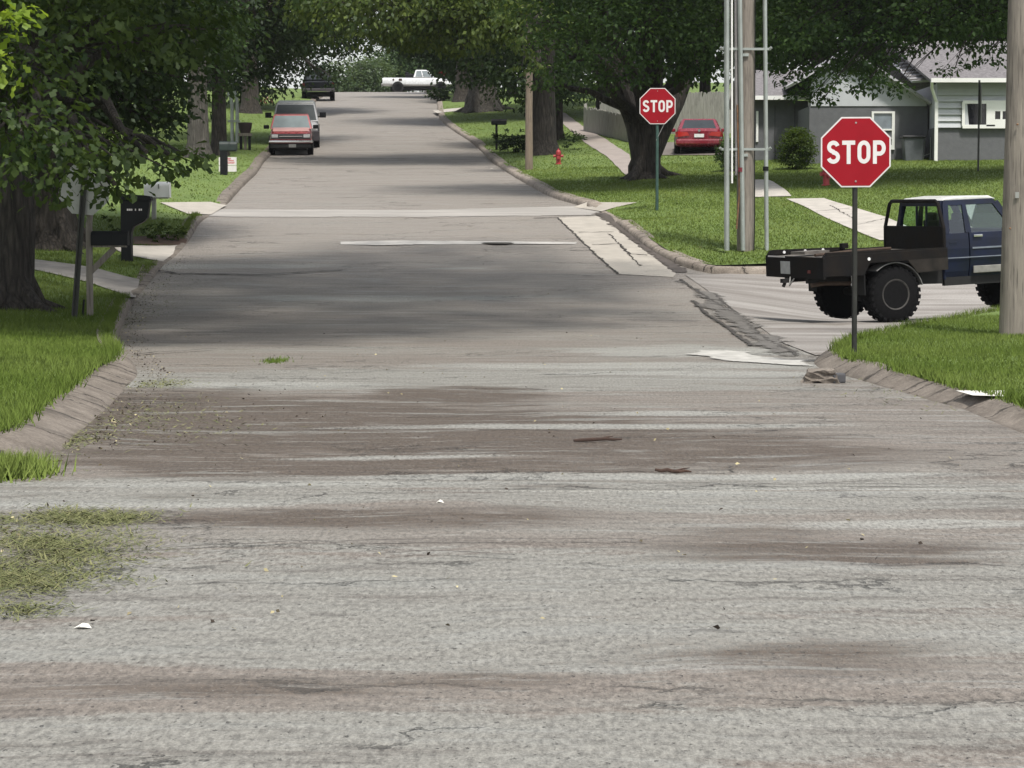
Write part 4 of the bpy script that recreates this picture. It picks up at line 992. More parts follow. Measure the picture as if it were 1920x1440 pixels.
# ================================================================== FLATBED TRUCK
blue = basic('dark blue truck paint', (.005, .010, .036), .45, scale=3, coat=.06, c2=(.007, .009, .018), spec=.3)
roof_w = basic('white roof gleam', (.66, .66, .64), .4, var=.1, coat=.3)  # sun's gleam on the cab roof put into its white colour
flat_m = basic('black steel flatbed', (.013, .010, .008), .8, scale=4, c2=(.003, .003, .004), spec=.2, bump=.4)
deck_m = basic('worn deck plate', (.15, .135, .12), .6, var=.3, scale=5, metal=.3)
skirt_m = basic('dusty side panel', (.034, .029, .025), .8, scale=4, c2=(.010, .009, .008), spec=.2)
rockr = basic('scuffed grey rocker trim', (.20, .195, .18), .7, var=.25, scale=8)
cglass = glass_mat('cab glass', (.84, .95, .92), .2, 1.0)
seat_m = basic('dark seat cloth', (.04, .038, .036), .95)
rim_d = basic('dark steel rim', (.009, .009, .009), .8, spec=.1)
hubm = basic('scuffed rim edge', (.045, .042, .038), .7, metal=.2, var=.5, scale=12)
th = R(20); hd = Vector((math.cos(th), math.sin(th), 0)); lf = Vector((-hd.y, hd.x, 0))
rw = Vector(road(1681, 606)); org = rw + lf * 1.0
t = thing('flatbed_truck', 'dark blue pickup with a black flatbed turning into the side street', 'truck')
WR, TW, FX = .47, .31, 3.12
for x, yc in ((0, .845), (FX, .74)):
    for s in (-1, 1):
        w_ = wheel(t, x, s * yc, WR, TW, s, rim_d, knobs=26, rim_r=.53, dish=.09)
        MB(Matrix.Translation((x, s * yc, WR))).lathe([(WR * .50, s * TW * .495), (WR * .545, s * TW * .52), (WR * .53, s * TW * .53), (WR * .485, s * TW * .50), (WR * .48, s * TW * .40), (WR * .50, s * TW * .40)], 32, axis='y').build('rim_edge', hubm, w_)
        for k in range(6):
            a = k * math.pi / 3; MB(Matrix.Translation((x + .075 * math.cos(a), s * (yc + TW * .10), WR + .075 * math.sin(a)))).lathe([(.012, -.02), (.012, .02)], 6, axis='y').build('wheel_nut', hubm, w_)
for s in (-1, 1): MB().box((1.3, s * .38, .78), (5.2, .09, .16)).build('frame_rail', under_m, t)
MB().tube([(0, -.72, WR), (0, .72, WR)], .07, 12).lathe([(.02, -.16), (.17, -.10), (.17, .10), (.02, .16)], 16, Matrix.Translation((0, .05, WR)), 'y').build('rear_axle', under_m, t)
MB().tube([(FX, -.62, WR), (FX, .62, WR)], .07, 12).lathe([(.02, -.14), (.15, -.10), (.15, .10), (.02, .14)], 16, Matrix.Translation((FX, .25, WR)), 'y').build('front_axle', under_m, t)
MB().tube([(0, 0, WR), (1.6, 0, .72), (2.2, 0, .72), (FX, .2, WR)], .045, 10).build('drive_shaft', under_m, t)
MB().box((1.9, 0, .66), (.9, .5, .24)).build('transfer_case', under_m, t, bevel=.05)
MB().prism([(.62, .92), (.62, .60), (1.9, .56), (2.2, .66), (2.5, .60), (2.55, .92)], -.74, .74, 'y').build('floor_pan', under_m, t)
for s in (-1, 1): MB().bar((-.55, s * .48, .74), (.55, s * .48, .72), .06, .05).bar((0, s * .48, .72), (0, s * .48, .50), .10, .10).build('leaf_spring', under_m, t)
# flatbed, raked slightly upward to the front
bedM = Matrix.Translation((0, 0, 1.115)) @ Matrix.Rotation(-.010, 4, 'Y')
X0, X1, BW = -1.30, .97, 1.02
def bp(mb, name, mat, **k): mb.M = bedM; o = MB(); vs = [bedM @ v for v in mb.v]; mb.v = vs; mb.M = None; return mb.build(name, mat, t, **k)
bp(MB().box(((X0 + X1) / 2, 0, .0), (X1 - X0, BW * 2 - .04, .05)), 'deck', deck_m)
for s in (-1, 1): bp(MB().box(((X0 + X1) / 2, s * BW, -.02), (X1 - X0, .035, .16)), 'side_rail', flat_m, bevel=.006)
bp(MB().box((X0 - .02, 0, -.14), (.05, BW * 2 + .04, .36)), 'tail_panel', flat_m, bevel=.008)
bp(MB().prism([(X0 - .03, .04), (X0 + .02, .115), (X0 + .10, .125), (X0 + 1.45, .095), (X0 + 1.45, .04)], BW - .045, BW + .01, 'y'), 'rub_rail', flat_m)
bp(MB().prism([(X0 - .03, .04), (X0 + .04, .115), (X0 + .35, .11), (X1, .075), (X1, .04)], -BW - .01, -BW + .045, 'y'), 'rub_rail', flat_m)
bp(MB().box((X0 + 1.40, BW - .10, .12), (.12, .12, .09)), 'winch_bracket', flat_m, bevel=.01)
for s in (-1, 1):
    bp(MB().prism([(X0 - .02, -.09), (X0 - .02, -.27), (-.60, -.29), (-.48, -.09)], s * BW - .018, s * BW + .018, 'y'), 'rear_side_panel', flat_m)
    bp(MB().prism([(.22, -.09), (.40, -.31), (X1, -.29), (X1, -.09)], s * BW - .018, s * BW + .018, 'y'), 'front_side_panel', skirt_m)
    fl = MB(); n_ = 14
    for k in range(n_):
        a0, a1 = R(15 + 115 * k / n_), R(15 + 115 * (k + 1) / n_); r0 = WR * 1.13
        fl.quad((r0 * math.cos(a0), s * .66, r0 * math.sin(a0) + WR), (r0 * math.cos(a1), s * .66, r0 * math.sin(a1) + WR), (r0 * math.cos(a1), s * 1.0, r0 * math.sin(a1) + WR), (r0 * math.cos(a0), s * 1.0, r0 * math.sin(a0) + WR), .012)
    fl.build('mudguard', basic('dusty mudguard', (.16, .16, .155), .75, var=.2), t)
bp(MB().box((X0 - .048, .30, -.15), (.006, .34, .21)), 'license_plate', basic('dull plate', (.42, .43, .43), .6))
for k, x in enumerate((X0 + .28, X0 + .68, X0 + 1.02)): bp(MB().lathe([(.025, 0), (.025, .012)], 10, Matrix.Translation((x, BW - .057, .075)), 'y'), 'marker_light', plate_m)
bp(MB().box((X0 - .048, .62, .028), (.006, .62, .022)), 'reflector_strip', white_sheet)
bp(MB().box((X0 - .05, -.55, -.2), (.01, .10, .05)), 'tail_light', basic('dim red lamp', (.12, .012, .01), .3))
bp(MB().lathe([(.028, 0), (.028, .015)], 10, Matrix.Translation((-.50, -BW - .02, -.03)), 'y'), 'marker_light', plate_m)
MB().lathe([(.035, 0), (.035, .015)], 10, Matrix.Translation((-.62, -.70, .66)), 'y').bar((-.62, -.68, .68), (-.62, -.66, .80), .02).build('hose_clamp', plate_m, t)
MB().box((X0 - .10, .15, .74), (.20, .09, .07)).tube([(X0 - .14, .15, .76), (X0 - .14, .15, .70), (X0 - .17, .15, .64)], .03, 8).build('hitch', under_m, t)
MB().tube([(X0 - .06, .10, .80), (X0 - .12, .02, .66), (X0 - .06, -.04, .78)], .013, 6).build('safety_chain', alu, t)
# headache rack
rx = X1 - .03; rz = 1.12
MB().tube([(rx, -.98, rz), (rx, -.97, rz + .40), (rx, -.80, rz + .80), (rx, -.72, rz + .845), (rx, .72, rz + .845), (rx, .80, rz + .80), (rx, .97, rz + .40), (rx, .98, rz)], .032, 8).bar((rx, -.96, rz + .40), (rx, .96, rz + .40), .045).build('headache_rack', flat_m, t)
MB().box((rx, 0, rz + .21), (.03, 1.90, .36)).build('rack_panel', flat_m, t, bevel=.004)
# cab
x0 = 1.04; zb, zt, zr = 1.42, 1.88, 1.965; wb, wt = .82, .68; XB, XF = 1.50, 2.48
def wall_pt(x, z, s, inset=0.0): k = min(1, max(0, (z - zb) / (zr - zb))); return Vector((x, s * (wb - inset + (wt - wb) * k), z))
for s in (-1, 1):
    def panel(poly, name, mat, th_=.035):
        p = [wall_pt(x, z, s) for x, z in poly]; q = [v - Vector((0, s * th_, 0)) for v in p]; n = len(p)
        return MB().add(p + q, [tuple(range(n)), tuple(range(2 * n - 1, n - 1, -1))] + [(i, i + n, (i + 1) % n + n, (i + 1) % n) for i in range(n)]).build(name, mat, t)
    panel([(x0, zb), (x0 + .10, zb), (x0 + .15, zt), (x0 + .05, zt)], 'rear_pillar', blue)
    panel([(XB - .05, zb), (XB + .06, zb), (XB + .03, zt), (XB - .04, zt)], 'centre_pillar', blue)
    panel([(x0 + .05, zt), (2.12, zt), (2.06, zr), (x0 + .07, zr)], 'roof_rail', blue)
    panel([(2.36, zb), (2.47, zb), (2.16, zt + .05), (2.05, zt)], 'front_pillar', blue)
    def skin(xa, xb, zlo, off=0.0):
        o_ = [(wb - .05, zlo), (wb - .012, zlo + .12), (wb + .018, .98), (wb + .022, 1.16), (wb + .010, 1.32), (wb - .005, zb)]
        pl_ = [(s * (y + off), z) for y, z in o_] + [(s * (y + off - .05), z) for y, z in o_[::-1]]
        return MB().prism(pl_, xa, xb, 'x')
    skin(x0, XB, .66).build('quarter_panel', blue, t, bevel=.008)
    MB().box((x0 + .16, s * (wb + .012), 1.20), (.15, .012, .15)).build('fuel_flap', blue, t, bevel=.005)
    d = skin(XB + .014, 2.45, .68, .004).build('door', blue, t, bevel=.008)
    MB().box((XB + .16, s * (wb + .04), 1.36), (.17, .02, .04)).build('handle', chrome_m, d, bevel=.006)
    MB().box((2.0, s * (wb + .038), 1.16), (.90, .008, .028)).build('trim_strip', basic('dull blue strip', (.16, .18, .22), .5), d)
    MB().box((1.75, s * (wb + .040), 1.01), (1.36, .010, .016)).build('crease_strip', bpy.data.materials['dull blue strip'], t)
    MB().box((2.02, s * (wb + .034), .80), (.92, .03, .12)).build('rocker_trim', rockr, t, bevel=.01)
    MB().box((1.75, s * .74, .62), (1.4, .08, .14)).build('sill', under_m, t)
    MB().box((2.38, s * .98, 1.52), (.10, .18, .16)).build('mirror', black_pl, t, bevel=.03)
    MB().add([wall_pt(x0 + .10, zb, s, .02), wall_pt(XB - .04, zb, s, .02), wall_pt(XB - .04, zt, s, .02), wall_pt(x0 + .14, zt, s, .02)], [(0, 1, 2, 3)]).build('side_window', cglass, t)
    MB().add([wall_pt(XB + .05, zb, s, .02), wall_pt(2.38, zb, s, .02), wall_pt(2.06, zt, s, .02), wall_pt(XB + .02, zt, s, .02)], [(0, 1, 2, 3)]).build('side_window', cglass, t)
    MB().box((1.85, s * .40, 1.10), (.52, .52, .16)).box((1.58, s * .40, 1.38), (.14, .50, .50), rot=Matrix.Rotation(-.15, 4, 'Y')).box((1.54, s * .40, 1.66), (.10, .26, .18)).build('seat', seat_m, t, bevel=.04)
    MB().box((3.93, s * .60, 1.1), (.05, .24, .16)).build('headlight', lamp_m, t)
    fl = MB(); n_ = 14
    for k in range(n_):
        a0, a1 = math.pi * k / n_, math.pi * (k + 1) / n_
        fl.quad((FX + .57 * math.cos(a0), s * .62, .66 + .44 * math.sin(a0)), (FX + .57 * math.cos(a1), s * .62, .66 + .44 * math.sin(a1)), (FX + .57 * math.cos(a1), s * .88, .66 + .44 * math.sin(a1)), (FX + .57 * math.cos(a0), s * .88, .66 + .44 * math.sin(a0)), .02)
    fl.build('fender_flare', under_m, t)
    MB().prism([(2.47, .80), (2.47, zb - .02), (2.75, zb - .04), (3.93, zb - .14), (3.95, .86), (FX + .56, .84), (FX + .38, 1.10), (FX - .38, 1.10), (FX - .56, .80)], s * wb - .025, s * wb + .025, 'y').build('wing', blue, t, bevel=.012)
MB().box((x0 + .02, 0, 1.05), (.05, 1.58, .80)).build('cab_back', blue, t, bevel=.02)
MB().prism([(x0 + .05, zr - .01), (x0 + .10, zr + .035), (1.55, zr + .065), (2.0, zr + .05), (2.14, zr - .01)], -wt + .01, wt - .01, 'y').build('roof', roof_w, t, bevel=.02)
rp = MB()
for s in (-1, 1): rp.prism([(s * .80, 1.40), (s * .68, 1.40), (s * .58, 1.89), (s * .66, 1.89)], x0 + .01, x0 + .07, 'x')
rp.prism([(-.67, 1.87), (.67, 1.87), (.66, zr), (-.66, zr)], x0 + .02, x0 + .08, 'x').bar((x0 + .05, .16, 1.42), (x0 + .06, .16, 1.89), .03).bar((x0 + .05, -.16, 1.42), (x0 + .06, -.16, 1.89), .03)
rp.build('rear_window_frame', blue, t)
MB().add([(x0 + .04, -.68, 1.42), (x0 + .04, .68, 1.42), (x0 + .06, .60, 1.88), (x0 + .06, -.60, 1.88)], [(0, 1, 2, 3)]).build('rear_window', cglass, t)
MB().add([(2.50, -.76, 1.42), (2.50, .76, 1.42), (2.14, .64, 1.93), (2.14, -.64, 1.93)], [(0, 1, 2, 3)]).build('windshield', cglass, t)
MB().box((2.34, 0, 1.36), (.26, 1.45, .18)).build('dashboard', seat_m, t, bevel=.04)
MB().prism([(2.48, 1.40), (2.48, 1.44), (2.8, 1.43), (3.90, 1.33), (3.96, 1.26), (3.96, 1.20)], -.78, .78, 'y').build('bonnet', blue, t, bevel=.02)
MB().box((3.95, 0, 1.06), (.04, 1.3, .26)).build('grille', under_m, t); MB().box((4.02, 0, .80), (.12, 1.66, .16)).build('front_bumper', under_m, t, bevel=.03)
Xv = Vector((hd.x, hd.y, .046)).normalized(); Lv = Vector((lf.x, lf.y, .01)); Uv = Xv.cross(Lv).normalized(); Lv = Uv.cross(Xv)
Mt = Matrix((Xv, Lv, Uv)).transposed().to_4x4(); Mt.translation = rw - Mt.to_3x3() @ Vector((0, -1.0, 0)); t.matrix_world = Mt

dark_rust = basic('dark rusty steel', (.055, .035, .024), .9, var=.4, scale=9)
# worn marks and clutter on the bed
rs_ = np.random.RandomState(8)
MB().box((-.9, .25, 1.185), (.55, .35, .05), rot=Matrix.Rotation(.25, 4, 'Z')).build('loose_plank', deck_m, t)
bp(MB().tube([(X0 + .1, -.5, .06), (X0 + .6, -.2, .06), (X0 + 1.1, .1, .06), (X0 + 1.9, .2, .06)], .025, 8), 'chain_run', dark_rust)
MB().tube([(.55, -.60, .62), (-.3, -.64, .66), (-1.1, -.62, .70), (-1.35, -.62, .68)], .035, 10).build('exhaust_pipe', dark_rust, t)
for s in (-1, 1): MB().box((-.56, s * .84, .66), (.012, .30, .34)).build('mud_flap', under_m, t)
# ================================================================== PLANTS
def bark_mat(name, a, b):
    m, nt, out = new_mat(name); N = NT(nt); P = N.pos()
    v = N.mapping(P, (7, 7, 1.1)); n1 = N.noise(v, 1.5, 7, .7, .5)
    vo = N.n('TexVoronoi', feature='DISTANCE_TO_EDGE', i={'Vector': N.mapping(P, (9, 9, 1.6)), 'Scale': 1.3})
    f = N.ramp(N.math('ADD', n1, N.math('MULTIPLY', vo.outputs['Distance'], .6)), .4, .85)
    col = N.mix(f, c4(b), c4(a)); N.bsdf(out, Base_Color=col, Roughness=.95, Normal=N.bump(f, 1.0, .05)); return m
bark_d = bark_mat('dark bark', (.075, .063, .052), (.014, .011, .009))
bark_g = bark_mat('grey bark', (.12, .11, .095), (.045, .04, .035))
LEAF = {'oak': leaf_mat('oak leaf', (.010, .024, .007), (.082, .122, .030)), 'deep': leaf_mat('deep leaf', (.008, .019, .008), (.050, .080, .030)),
        'maple': leaf_mat('maple leaf', (.010, .028, .010), (.090, .150, .045)), 'walnut': leaf_mat('yellow green leaf', (.019, .040, .009), (.132, .172, .042)),
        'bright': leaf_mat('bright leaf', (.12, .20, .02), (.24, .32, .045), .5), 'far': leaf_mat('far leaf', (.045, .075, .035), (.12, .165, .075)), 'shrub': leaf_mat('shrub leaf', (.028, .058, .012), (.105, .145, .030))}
SHAPE4 = np.array([(0, 0), (.45, .30), (1, 0), (.45, -.30)])
SHAPE8 = np.array([(0, 0), (.28, .20), (.42, .12), (.72, .30), (1, 0), (.72, -.30), (.42, -.12), (.28, -.20)])
def unit(v): return v / (np.linalg.norm(v, axis=1)[:, None] + 1e-9)
def leaf_mesh(name, C, tintC, size, mat, parent, rs, lobed=False, droop=.5, out_dir=None):
    n = len(C); S = SHAPE8 if lobed else SHAPE4; k = len(S)
    d = rs.normal(0, 1, (n, 3)); d[:, 2] = d[:, 2] * .35 - droop
    if out_dir is not None: d += out_dir * .8
    d = unit(d); nm = rs.normal(0, .55, (n, 3)); nm[:, 2] += 1.0; nm = unit(nm - d * np.sum(nm * d, 1)[:, None]); w = np.cross(nm, d)
    sz = size * rs.uniform(.65, 1.3, n); curl = rs.uniform(-.05, .35, n)
    V = np.zeros((n, k, 3))
    for j, (a, b) in enumerate(S):
        V[:, j] = C + d * (a * sz)[:, None] + w * (b * sz)[:, None] + nm * ((abs(b) * curl - a * a * .22) * sz)[:, None]
    Fq = np.arange(n * k).reshape(n, k)
    tint = np.clip(tintC + rs.normal(0, .16, n), 0, 1)
    return mesh_np(name, V.reshape(-1, 3), Fq, mat, parent, attr=[('tint', 'FACE', tint)])
def blob_pts(c, r, dens, per, rs, sig):
    vol = 4.19 * r[0] * r[1] * r[2]; nc = max(3, int(vol * dens / per))
    p = unit(rs.normal(0, 1, (nc, 3))) * (rs.uniform(0, 1, nc) ** .42)[:, None]
    p = p * np.array(r) + np.array(c); tc = np.clip(rs.beta(1.6, 2.4, nc), 0, 1)
    n = nc * per; idx = np.repeat(np.arange(nc), per)
    q = p[idx] + rs.normal(0, 1, (n, 3)) * np.array([sig, sig, sig * .45])
    return q, tc[idx], p
def tree(name, label, base, fork_h, tr, blobs, kind='deep', size=.14, dens=60, per=24, sig=None, seed=1, bark=None, group=None, lobed=False, lean=(0, 0), cat='tree', roots=0, limb_from=None, min_z=None, twigs=True, droop=.5, arch=.10, limb_r=1.0):
    rs = np.random.RandomState(seed); base = np.array(base, float)
    t = thing(name, label, cat, base, 0, group)
    tk = MB(); fk = Vector((lean[0] * fork_h, lean[1] * fork_h, fork_h))
    if fork_h > .3:
        tk.tube([(0, 0, -.3), (0, 0, .05), (lean[0] * .25 * fork_h, lean[1] * .25 * fork_h, fork_h * .12), Vector(fk) * .55 + Vector((rs.normal(0, tr * .15), 0, 0)), fk, fk + Vector((0, 0, fork_h * .15))], [tr * 1.9, tr * 1.55, tr * 1.12, tr * .95, tr * 1.0, tr * .5], 16)
        for k in range(roots):
            a = 2 * math.pi * k / roots + .4; dr = Vector((math.cos(a), math.sin(a), 0)); L = tr * rs.uniform(2.0, 3.4)
            def zz(v): return float(zlawn(base[0] + v.x, base[1] + v.y)) - base[2]
            e = dr * L; m_ = dr * L * .55
            tk.tube([dr * tr * .3 + Vector((0, 0, tr * 2.0)), dr * tr * .95 + Vector((0, 0, tr * .75)), m_ + Vector((0, 0, zz(m_) + tr * .16)), e + Vector((0, 0, zz(e) - tr * .05))], [tr * .5, tr * .42, tr * .30, tr * .08], 8)
    Q = []; Tt = []; O = []
    for (c, r) in blobs:
        s_ = sig or max(.18, min(r) * .32)
        q, tc, cl = blob_pts(c, r, dens, per, rs, s_)
        if min_z is not None: k = q[:, 2] > min_z; q, tc = q[k], tc[k]
        cc = Vector(c) - Vector(base); start = fk if limb_from is None else Vector(limb_from)
        if fork_h > .3:
            mid = start.lerp(cc, .5) + Vector((rs.normal(0, .25), rs.normal(0, .25), (cc - start).length * arch))
            L0 = min(tr * .55, .03 + .028 * (sum(r) / 3) + tr * .25); L0 *= limb_r; qs = np.linspace(0, 1, 9); ctl = mid * 2 - (start + cc) * .5; tk.tube([start * (1 - q_) ** 2 + ctl * (2 * q_ * (1 - q_)) + cc * q_ ** 2 + Vector(rs.normal(0, .05 * L0 / .1 * (0 < q_ < 1), 3)) for q_ in qs], [L0 * (1.15 - .95 * q_) for q_ in qs], 8)
            for j in rs.choice(len(cl), min(len(cl), 7 if twigs else 2), replace=False):
                e = Vector(cl[j]) - Vector(base); a = mid.lerp(cc, rs.uniform(.1, .8)); tk.tube([a, a.lerp(e, .5) + Vector((0, 0, .08)), e], [L0 * .22, L0 * .15, L0 * .05], 5)
        Q.append(q - base); Tt.append(tc); O.append(unit(q - np.array(c)))
    if fork_h > .3: tk.build('trunk', bark or bark_d, t, smooth=True)
    leaf_mesh('crown' if fork_h > .3 else 'foliage', np.concatenate(Q), np.concatenate(Tt), size, LEAF[kind], t, rs, lobed, droop, np.concatenate(O))
    return t
def bl(px, py, D, rx, ry, rz): return (at(px, py, D), (rx, ry, rz))

# 1 near oak on the left
b = lawn(14, 578)
tree('oak_tree', 'big dark oak with spreading roots hanging low leafy branches over the left lawn', b, 2.6, .40,
     [bl(40, 250, 30, .9, 1.5, .75), bl(175, 300, 30.5, 1.1, 1.2, .34), bl(275, 285, 31, .55, 1.0, .28), bl(60, 120, 31.5, .9, 1.5, .8), bl(190, 40, 34, 1.5, 2, .7), bl(310, 40, 39, 1.2, 2, .7), bl(110, 335, 31, .8, 1, .28), bl(-60, 200, 31, 1.0, 1.5, 1.2), bl(0, -150, 33.5, 2.6, 2.5, 1.3), bl(230, -230, 35, 2.8, 3, 1.2), bl(330, 300, 31.5, .18, .4, .16), bl(215, 345, 30.6, .3, .5, .10)],
     'oak', .16, 100, 22, seed=11, bark=bark_d, lobed=True, roots=6, droop=.7)
# crown of the same kind of tree arching over the road, on its own trunk just outside the picture
tree('oak_tree', 'tall oak just left of the picture whose crown arches over the road', (-13.5, 43, float(zlawn(-13.5, 43))), 5.0, .5,
     [bl(200, -380, 36, 3.2, 3.5, 1.2), bl(520, -400, 38, 3.2, 4, 1.2), bl(830, -440, 39.5, 3.2, 4, 1.1), bl(1120, -480, 41, 3, 3.5, 1.1), bl(650, -360, 43, 3, 3.5, 1.2), bl(950, -420, 45.5, 3, 3, 1.2), bl(380, -300, 43, 3, 3, 1.5), bl(-300, -250, 42, 4, 4, 2), bl(1330, -500, 42, 2.2, 2.6, .9), bl(640, -520, 30.5, 3, 3, 1.0), bl(980, -560, 32, 3, 3, 1.0), bl(330, -520, 30.5, 3, 3, 1.0), bl(1270, -580, 34.5, 2.6, 3, .9), bl(1180, -540, 38, 2.6, 3, .9), bl(800, -520, 34, 3, 3, 1)],
     'oak', .28, 36, 16, seed=12, bark=bark_d, twigs=False)
# 2 bright spray at the top left
tree('maple_tree', 'young tree beyond the left edge whose bright yellow green leaves poke into the corner', (-6.6, 22.2, float(zlawn(-6.6, 22.2))), 2.0, .09,
     [bl(6, 45, 22, .25, .4, .28), bl(-2, 115, 22, .20, .3, .24), bl(-120, 20, 22, .6, .6, .6), bl(-220, -90, 22.2, .8, .8, .6)], 'bright', .12, 420, 20, sig=.13, seed=13, bark=bark_g, lobed=True, droop=.8)
# 3 darker tree behind the oak
b = lawn(95, 462)
tree('oak_tree', 'second dark trunk behind the big oak with deep shaded foliage', b, 3.0, .5,
     [bl(110, 150, 50, 2.2, 2.5, 1.5), bl(260, 110, 52, 2.2, 3, 1.4), bl(70, 290, 49, 1.5, 1.5, .9), bl(210, 225, 52, 1.6, 2, .9), bl(290, 215, 52, .8, 1.2, .8), bl(300, 20, 52, 2.2, 3, 1.3), bl(120, 20, 50, 2.4, 3, 1.4), bl(150, -200, 51, 4, 4, 2), bl(-100, 200, 50, 2, 2, 2)], 'deep', .17, 95, 24, seed=14, roots=5)
# 4-6 left row
b = lawn(372, 296)
tree('maple_tree', 'pale grey trunk on the left lawn behind the mailboxes', b, 4.6, .36,
     [bl(290, 60, 85, 2.6, 3, 1.6), bl(395, 105, 84, 1.1, 2, .9), bl(400, 30, 84, 1.6, 2.5, 1.2), bl(330, 140, 86, 1.2, 2, .8), bl(420, 70, 83, .7, 1.2, .6), bl(350, -120, 86, 4, 4, 2.4), bl(220, 150, 88, 2.0, 2, 1.6)], 'maple', .19, 75, 22, seed=15, bark=bark_g)
b = lawn(411, 291)
tree('elm_tree', 'dark straight trunk between the pale trunk and the grey riser', b, 4.8, .26,
     [bl(480, 40, 94, 2.4, 3, 1.7), bl(455, 130, 96, 1.1, 2, 1.0), bl(545, 60, 98, 2.2, 3, 1.1), bl(520, 110, 98, 1.0, 1.5, .8), bl(480, -130, 94, 4, 4, 2.2), bl(600, -60, 98, 3, 3, 1.4)], 'deep', .20, 75, 20, seed=16)
b = lawn(469, 212)
tree('elm_tree', 'far dark trunk left of the grey van with leaves hanging over the road', b, 4.5, .42,
     [bl(470, 120, 124, 2.2, 2.5, 2.2), bl(520, 100, 126, 1.8, 2, 1.0), bl(600, 115, 122, 1.25, 1.5, 1.0), bl(612, 150, 122, .7, 1, .45), bl(640, 70, 124, 2.6, 2.5, 1.0), bl(470, 20, 125, 4, 3, 2.5), bl(600, -20, 125, 4, 4, 2.5), bl(440, 160, 128, 1.4, 1.5, 1.0), bl(575, 135, 122, .8, 1.2, .8)], 'deep', .24, 60, 18, seed=17)
# 7 walnut over the road from the right
b = lawn(1019, 290)
tree('walnut_tree', 'thick dark trunk behind the slim brown pole with yellow green foliage over the road', b, 4.4, .44,
     [bl(700, 20, 82, 2.6, 3, 1.2), bl(860, 35, 82, 2.4, 3, 1.0), bl(950, 15, 82, 2, 3, 1.1), bl(615, 5, 84, 2.0, 3, .8), bl(775, 80, 84, 1.0, 2, .45), bl(850, 90, 84, .8, 1.5, .40), bl(920, 70, 83, .9, 1.5, .4), bl(800, -120, 83, 5, 4, 2), bl(960, -120, 84, 4, 4, 2), bl(720, 70, 84, .5, 1, .3), bl(995, 40, 76.5, 1.5, 1.0, 1.1), bl(985, 110, 77, .75, .7, .5), bl(1003, 135, 77.3, .35, .4, .25)], 'walnut', .20, 65, 18, seed=18, droop=1.1)
tree('walnut_tree', 'dark shaded crown and leaning stem just right of the slim brown pole', lawn(1046, 262), 3.6, .2,
     [bl(1010, 130, 92, 2.0, 2, 1.4), bl(960, 150, 95, 1.4, 2, 1.0), bl(1060, 160, 93, 1.4, 2, .8), bl(1000, 200, 92, .6, .8, .6), bl(1000, 40, 94, 3, 3, 2), bl(1090, 130, 94, 1.8, 2, 1.2)], 'deep', .20, 75, 20, seed=19)
# 8 centre maple with forked trunk
b = lawn(1210, 334)
t = tree('maple_tree', 'forked dark maple spreading behind the smaller octagonal sign', b, 1.55, .40,
     [bl(1070, 105, 65.0, 1.34, 1.50, 0.90), bl(1200, 50, 64.0, 2.13, 2.00, 1.12), bl(1150, 145, 64.0, 0.90, 1.00, 0.51), bl(1320, 70, 65.0, 1.46, 2.00, 1.23), bl(1050, 15, 67.0, 1.68, 2.00, 0.89), bl(1250, -110, 64.0, 3.37, 3.00, 1.57), bl(1010, -150, 65.0, 3.36, 3.00, 1.57), bl(1450, -60, 65.0, 2.24, 2.00, 1.57), bl(1445, 95, 67.0, 0.67, 1.00, 0.78), bl(1010, 165, 67.0, 0.50, 0.70, 0.45), bl(1310, 135, 65.0, 0.78, 1.00, 0.56), bl(1240, 130, 65.0, 1.01, 1.00, 0.45)], 'maple', .15, 130, 24, seed=20, roots=5, lean=(.04, 0))
fkm = MB()
def rel(px, py, D): return Vector(at(px, py, D)) - Vector(b)
fkm.tube([rel(1209, 325, b[1]), rel(1204, 285, b[1]), rel(1192, 235, b[1]), rel(1172, 180, b[1]), rel(1150, 100, b[1] - .2)], [.36, .36, .31, .27, .20], 14)
fkm.tube([rel(1211, 325, b[1]), rel(1218, 290, b[1]), rel(1242, 240, b[1]), rel(1268, 190, b[1] + .3), rel(1300, 110, b[1] + .6)], [.34, .35, .30, .26, .20], 14)
fkm.tube([rel(1206, 240, b[1]), rel(1222, 190, b[1] + .6), rel(1230, 110, b[1] + 1)], [.2, .2, .15], 10)
fkm.build('limb', bark_d, t, smooth=True)
# 9 maple in front of the house
tree('maple_tree', 'maple with low dark leaves hanging in front of the grey house roof', (15.6, 63.0, float(zlawn(15.6, 63.0))), 3.2, .36,
     [bl(1500, 55, 62, 1.3, 2, .8), bl(1600, 75, 62, 1.5, 2, .85), bl(1700, 50, 62, 1.4, 2, .9), bl(1650, 130, 61, .8, 1, .40), bl(1800, 50, 62, 1.4, 2, .8), bl(1850, 100, 62, .45, .8, .26), bl(1565, 150, 61, .5, .6, .22), bl(1490, 125, 63, .7, 1, .35), bl(1750, -90, 62, 4, 4, 1.5), bl(2000, -50, 62, 3, 3, 2), bl(1550, -110, 62, 3, 3, 1.5), bl(1525, 178, 63, .26, .5, .22), bl(1680, 165, 61, .22, .3, .12), bl(1790, 130, 61, .4, .5, .14), bl(1620, 165, 61, .35, .4, .10), bl(1450, 60, 64, .9, 1.5, 1.0), bl(1470, 150, 63, .6, .8, .40), bl(1545, 120, 62, .9, 1, .6), bl(1620, 110, 62, 1.0, 1, .5), bl(1545, 185, 62.5, .32, .5, .18), bl(1500, 185, 63, .3, .4, .2)], 'maple', .15, 140, 24, seed=21, arch=.34, limb_r=.5)
